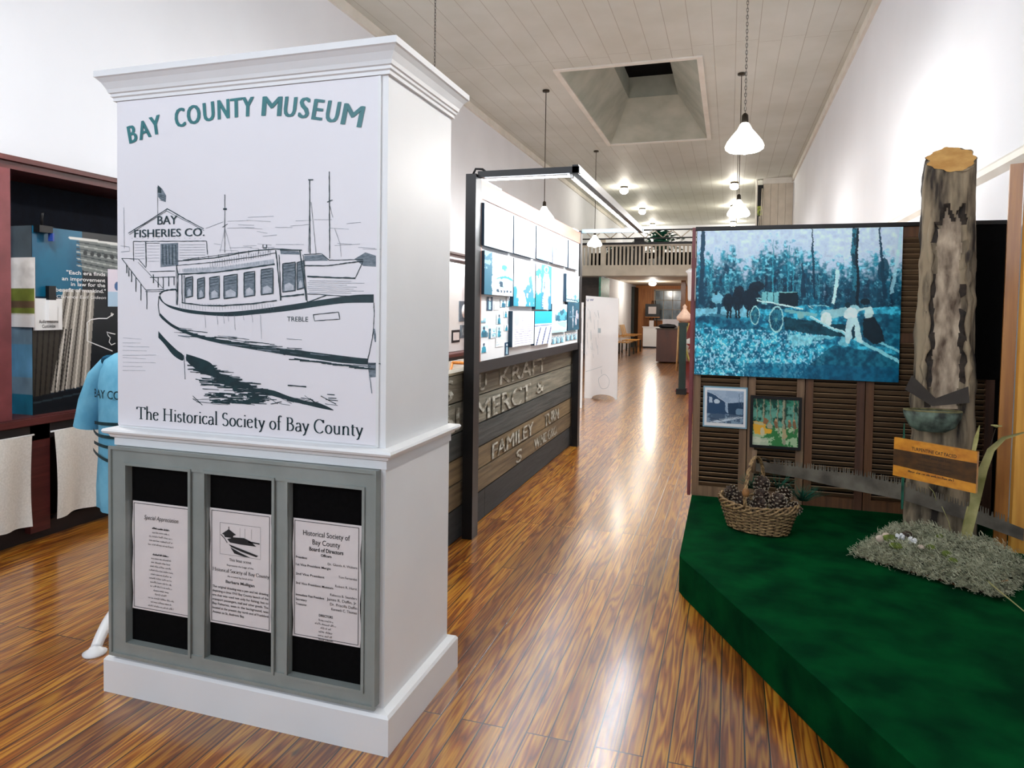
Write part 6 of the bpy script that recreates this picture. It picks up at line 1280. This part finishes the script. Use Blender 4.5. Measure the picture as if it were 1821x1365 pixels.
blob('dark_cone', mp_(1613, 966, .026), .026, .02, .02, M_cone, 'small dark open cone between two white lichen flowers', 'pine cone', 9)
def leaf(name, pts, wds, label, mt=M_leaf, cat='leaf', up=Vector((1, 0, 0)), mb=None):
    w = mb or MB(); P_ = [Vector(p) for p in pts]; vs = []
    for i, p_ in enumerate(P_):
        t = (P_[min(i + 1, len(P_) - 1)] - P_[max(i - 1, 0)]).normalized(); s_ = (up - t * up.dot(t)).normalized(); nn = t.cross(s_)
        vs += [p_ + s_ * wds[i] / 2, p_ + nn * wds[i] * .18, p_ - s_ * wds[i] / 2]
    for a_, fl_ in ((0, 0), (1, 1)):
        v2 = [v + nn * .001 * a_ for v in vs]; f = []
        for i in range(len(P_) - 1):
            for j in (0, 1): f.append((3 * i + j, 3 * i + j + 1, 3 * i + 4 + j, 3 * i + 3 + j) if fl_ else (3 * i + j, 3 * i + 3 + j, 3 * i + 4 + j, 3 * i + j + 1))
        w.add(v2, f, 0, True)
    if mb is None: return tag(w.build(name, mt), label, cat)
def LP(lst, y0_, y1_): return [P3(u, v, y0_ + (y1_ - y0_) * i / (len(lst) - 1)) for i, (u, v) in enumerate(lst)]
leaf('palm_leaf', LP([(1716, 966), (1726, 925), (1737, 880), (1748, 835), (1762, 800), (1785, 779), (1821, 769)], 4.1, 3.85), [.045, .045, .045, .042, .034, .024, .012], 'long pale palm leaf rising from the moss and bending right')
leaf('palm_leaf', LP([(1710, 968), (1716, 930), (1722, 900)], 4.14, 4.14), [.02, .018, .012], 'short narrow olive leaf at the foot of the long one')
leaf('palm_leaf', [atZ(1755, 1033, .30), atZ(1775, 1050, .26), atZ(1798, 1068, .225), atZ(1825, 1090, .21)], [.03, .028, .02, .008], 'pale pointed leaf lying on the green carpet at right', up=Vector((0, 1, 0)))
leaf('palm_leaf', LP([(1722, 950), (1728, 880), (1732, 800), (1736, 780), (1742, 756)], 4.3, 4.3), [.01, .014, .02, .022, .004], 'small pale pointed leaf behind the right end of the sign')
leaf('grass_blade', LP([(1604, 905), (1606, 840), (1607, 790), (1608, 752)], 4.45, 4.45), [.012, .016, .014, .004], 'upright green blade along the left side of the trunk', M_needle)
dfl = thing('dried_flower', P3(1752, 900, 4.36), 'dried brown flower on a thin dark stem right of the sign', 'flower'); MB().tube(LP([(1745, 880), (1752, 815), (1762, 790), (1770, 762)], 4.36, 4.36), .0025, 5).build('stem', M_brass, dfl)
c_ = Vector(P3(1772, 757, 4.36)); w = MB()
for k in range(16): g = 2 * PI * k / 16; w.obox(c_ + Vector((math.cos(g) * .016, math.sin(g) * .016, .0)), (math.cos(g) * .02, math.sin(g) * .02, .004), (-math.sin(g) * .006, math.cos(g) * .006, 0), (0, 0, .003))
w.lathe([(0, -.01), (.012, -.006), (.014, .002), (0, .006)], c_, 10); w.build('flower_head', M_leaf, dfl)
for i, (p1, p2) in enumerate((((1652, 865), (1665, 890)), ((1675, 900), (1695, 960)))):
    tag(MB().tube([P3(*p1, 4.20), P3((p1[0] + p2[0]) / 2 + 2, (p1[1] + p2[1]) / 2 - 3, 4.20), P3(*p2, 4.20)], .0018, 5).build('straw', M_leaf), ('short straw hanging under the wooden sign', 'thin straw standing in front of the trunk foot')[i], 'straw')

# ------------------------------------------------------------------ basket of pine cones
bc0 = Vector((.185, 4.33, .2)); ba = math.radians(-22); bu = Vector((math.cos(ba), math.sin(ba), 0)); bv_ = Vector((-math.sin(ba), math.cos(ba), 0))
def bp_(g, t, k=1.0, dz=0): a_, b_ = (.175 + .055 * t) * k, (.115 + .04 * t) * k; return bc0 + bu * a_ * math.cos(g) + bv_ * b_ * math.sin(g) + Vector((0, 0, .008 + .15 * t + dz + .02 * t * math.cos(g) ** 2))
bs = thing('wicker_basket', bc0, 'oval brown wicker basket with tall handle, full of pine cones', 'basket')
w = MB(); NS = 26
for row in range(15):
    pts = [bp_(2 * PI * k / (NS * 2), row / 15 * .9 + .02, 1 + (.032 if ((k // 2) + row) % 2 else -.024)) for k in range(NS * 2)]; pts.append(pts[0]); w.tube(pts, .0048, 5, cap=False)
w.build('woven_wall', M_wicker, bs); w = MB()
for k in range(NS): g = 2 * PI * (k + .5) / NS; w.tube([bp_(g, 0), bp_(g, .5), bp_(g, 1)], .005, 5)
w.build('stakes', mat('dark_wicker', (92, 70, 44), (58, 42, 26), .6, 30), bs); w = MB()
for s_ in range(4):
    pts = [bp_(2 * PI * k / 140, .97, 1 + .03 * math.cos(k * .30 + s_ * PI / 2), .018 * math.sin(k * .30 + s_ * PI / 2)) for k in range(141)]; w.tube(pts, .0062, 6, cap=False)
w.build('braided_rim', M_wicker, bs)
w = MB(); w.add([bc0 + Vector((0, 0, .006))] + [bp_(2 * PI * k / 30, 0) for k in range(30)], [(0, 1 + k, 1 + (k + 1) % 30) for k in range(30)]); w.build('basket_bottom', M_wicker, bs)
w = MB(); hn = 60
for s_ in range(3):
    pts = []
    for k in range(hn + 1):
        t = k / hn; g = PI * t; o_ = Vector((0.0, 0, 0)); ph = t * 40 + s_ * 2 * PI / 3
        base = bc0 + bv_ * (-.155 * math.cos(g)) + bu * (-.02) + Vector((0, 0, .165 + .27 * math.sin(g) ** .8)); pts.append(base + bu * .007 * math.cos(ph) + bv_ * .005 * math.sin(ph))
    w.tube(pts, .0055, 6)
w.build('twisted_handle', M_wicker, bs)
MB().lathe([(0, -.035), (.018, -.02), (.022, 0), (.016, .022), (0, .032)], bc0 + bv_ * -.145 + bu * -.02 + Vector((0, 0, .25)), 12).build('wrapped_knot', mat('ochre_wrap', (150, 104, 56), (110, 74, 38), .7, 30), bs)
def cone(loc, ax, L_, R_, label, frost=False):
    t = thing('pine_cone', loc, label, 'pine cone', 'pine cones in the wicker basket'); ax = Vector(ax).normalized(); q = Vector((0, 0, 1)).rotation_difference(ax)
    MB().lathe([(0, -L_ / 2), (R_ * .55, -L_ * .4), (R_ * .72, -L_ * .12), (R_ * .55, L_ * .2), (R_ * .25, L_ * .42), (0, L_ / 2)], loc, 12, axis=ax).build('core', M_cone, t)
    w = MB(); tp = MB(); N_ = 64
    for k in range(N_):
        s_ = (k + .5) / N_; z_ = -L_ * .46 + L_ * .93 * s_; rr2 = R_ * math.sin(PI * (.12 + .80 * (1 - s_) ** .85)) ** .7; g = k * 2.39996
        d_ = Vector((math.cos(g), math.sin(g), 0)); s2 = Vector((-math.sin(g), math.cos(g), 0)); up_ = .25 + .9 * s_; wd_ = .46 * R_ * (.55 + .6 * (1 - s_))
        b0 = Vector((0, 0, z_)) + d_ * rr2 * .45; e_ = Vector((0, 0, z_ + up_ * R_ * .35)) + d_ * rr2
        w.add([loc + q @ v for v in (b0 - s2 * wd_ * .4, b0 + s2 * wd_ * .4, e_ + s2 * wd_ * .55, e_ + d_ * .002 + Vector((0, 0, .003)), e_ - s2 * wd_ * .55)], [(0, 1, 2, 3, 4)])
        w.add([loc + q @ (v - Vector((0, 0, .0025))) for v in (b0 - s2 * wd_ * .4, b0 + s2 * wd_ * .4, e_ + s2 * wd_ * .55, e_ + d_ * .002 + Vector((0, 0, .003)), e_ - s2 * wd_ * .55)], [(4, 3, 2, 1, 0)])
        tw = .7 if frost else .45; c1 = loc + q @ (e_ + d_ * .0012 - Vector((0, 0, .0015))); tp.obox(c1, (q @ s2) * wd_ * tw * 1.5, (q @ d_) * .005, (q @ Vector((0, 0, 1))) * .0055)
    w.build('scales', M_cone, t); tp.build('scale_tips', M_white if frost and False else M_conet, t)
BC = lambda a_, b_, c_: bc0 + bu * a_ + bv_ * b_ + Vector((0, 0, c_))
cone(BC(-.16, .03, .175), (-.5, -.2, .7), .10, .042, 'brown pine cone at the far left of the basket')
cone(BC(-.085, -.055, .165), (.2, -.5, .9), .10, .045, 'brown pine cone left of the handle near the rim')
cone(BC(-.01, .075, .245), (.1, -.4, .7), .11, .046, 'topmost pine cone of the heap, behind the handle')
cone(BC(.015, .02, .185), (-.1, -.5, .8), .10, .046, 'dark pine cone in the middle of the heap, right of the handle')
cone(BC(.02, -.07, .162), (.3, -.5, .6), .095, .043, 'pine cone lying low against the front rim')
cone(BC(.12, -.02, .175), (.1, -.35, .9), .12, .050, 'pale frosted pine cone, right front of the basket', True)
cone(BC(.11, .09, .20), (.5, .3, .7), .10, .044, 'dark pine cone at the back right of the basket')
cone(BC(.195, .01, .160), (.8, -.2, .4), .085, .038, 'small pine cone tucked at the right end of the rim')
for c1, n_, lb, sd_ in ((BC(-.10, .16, .20), 40, 'dark green pine sprig behind the left of the basket', 3), (BC(.20, .20, .17), 80, 'green pine sprig fanning out behind the right of the basket', 4), (BC(.06, .20, .22), 30, 'green pine sprig behind the middle of the basket', 5)):
    w = MB(); r = random.Random(sd_)
    for k in range(n_):
        a_ = r.uniform(0, 2 * PI); d_ = Vector((math.cos(a_) * .6, -abs(math.sin(a_)) * .3, r.uniform(.3, 1))).normalized(); L_ = r.uniform(.08, .15); q = c1 + Vector((r.uniform(-.02, .02), 0, 0)); w.tube([q, q + d_ * L_ * .5, q + d_ * L_ + Vector((0, 0, -.012))], [.0016, .0014, .0005], 3)
    t = tag(w.build('pine_sprig', M_needle), lb, 'sprig', kind='stuff')
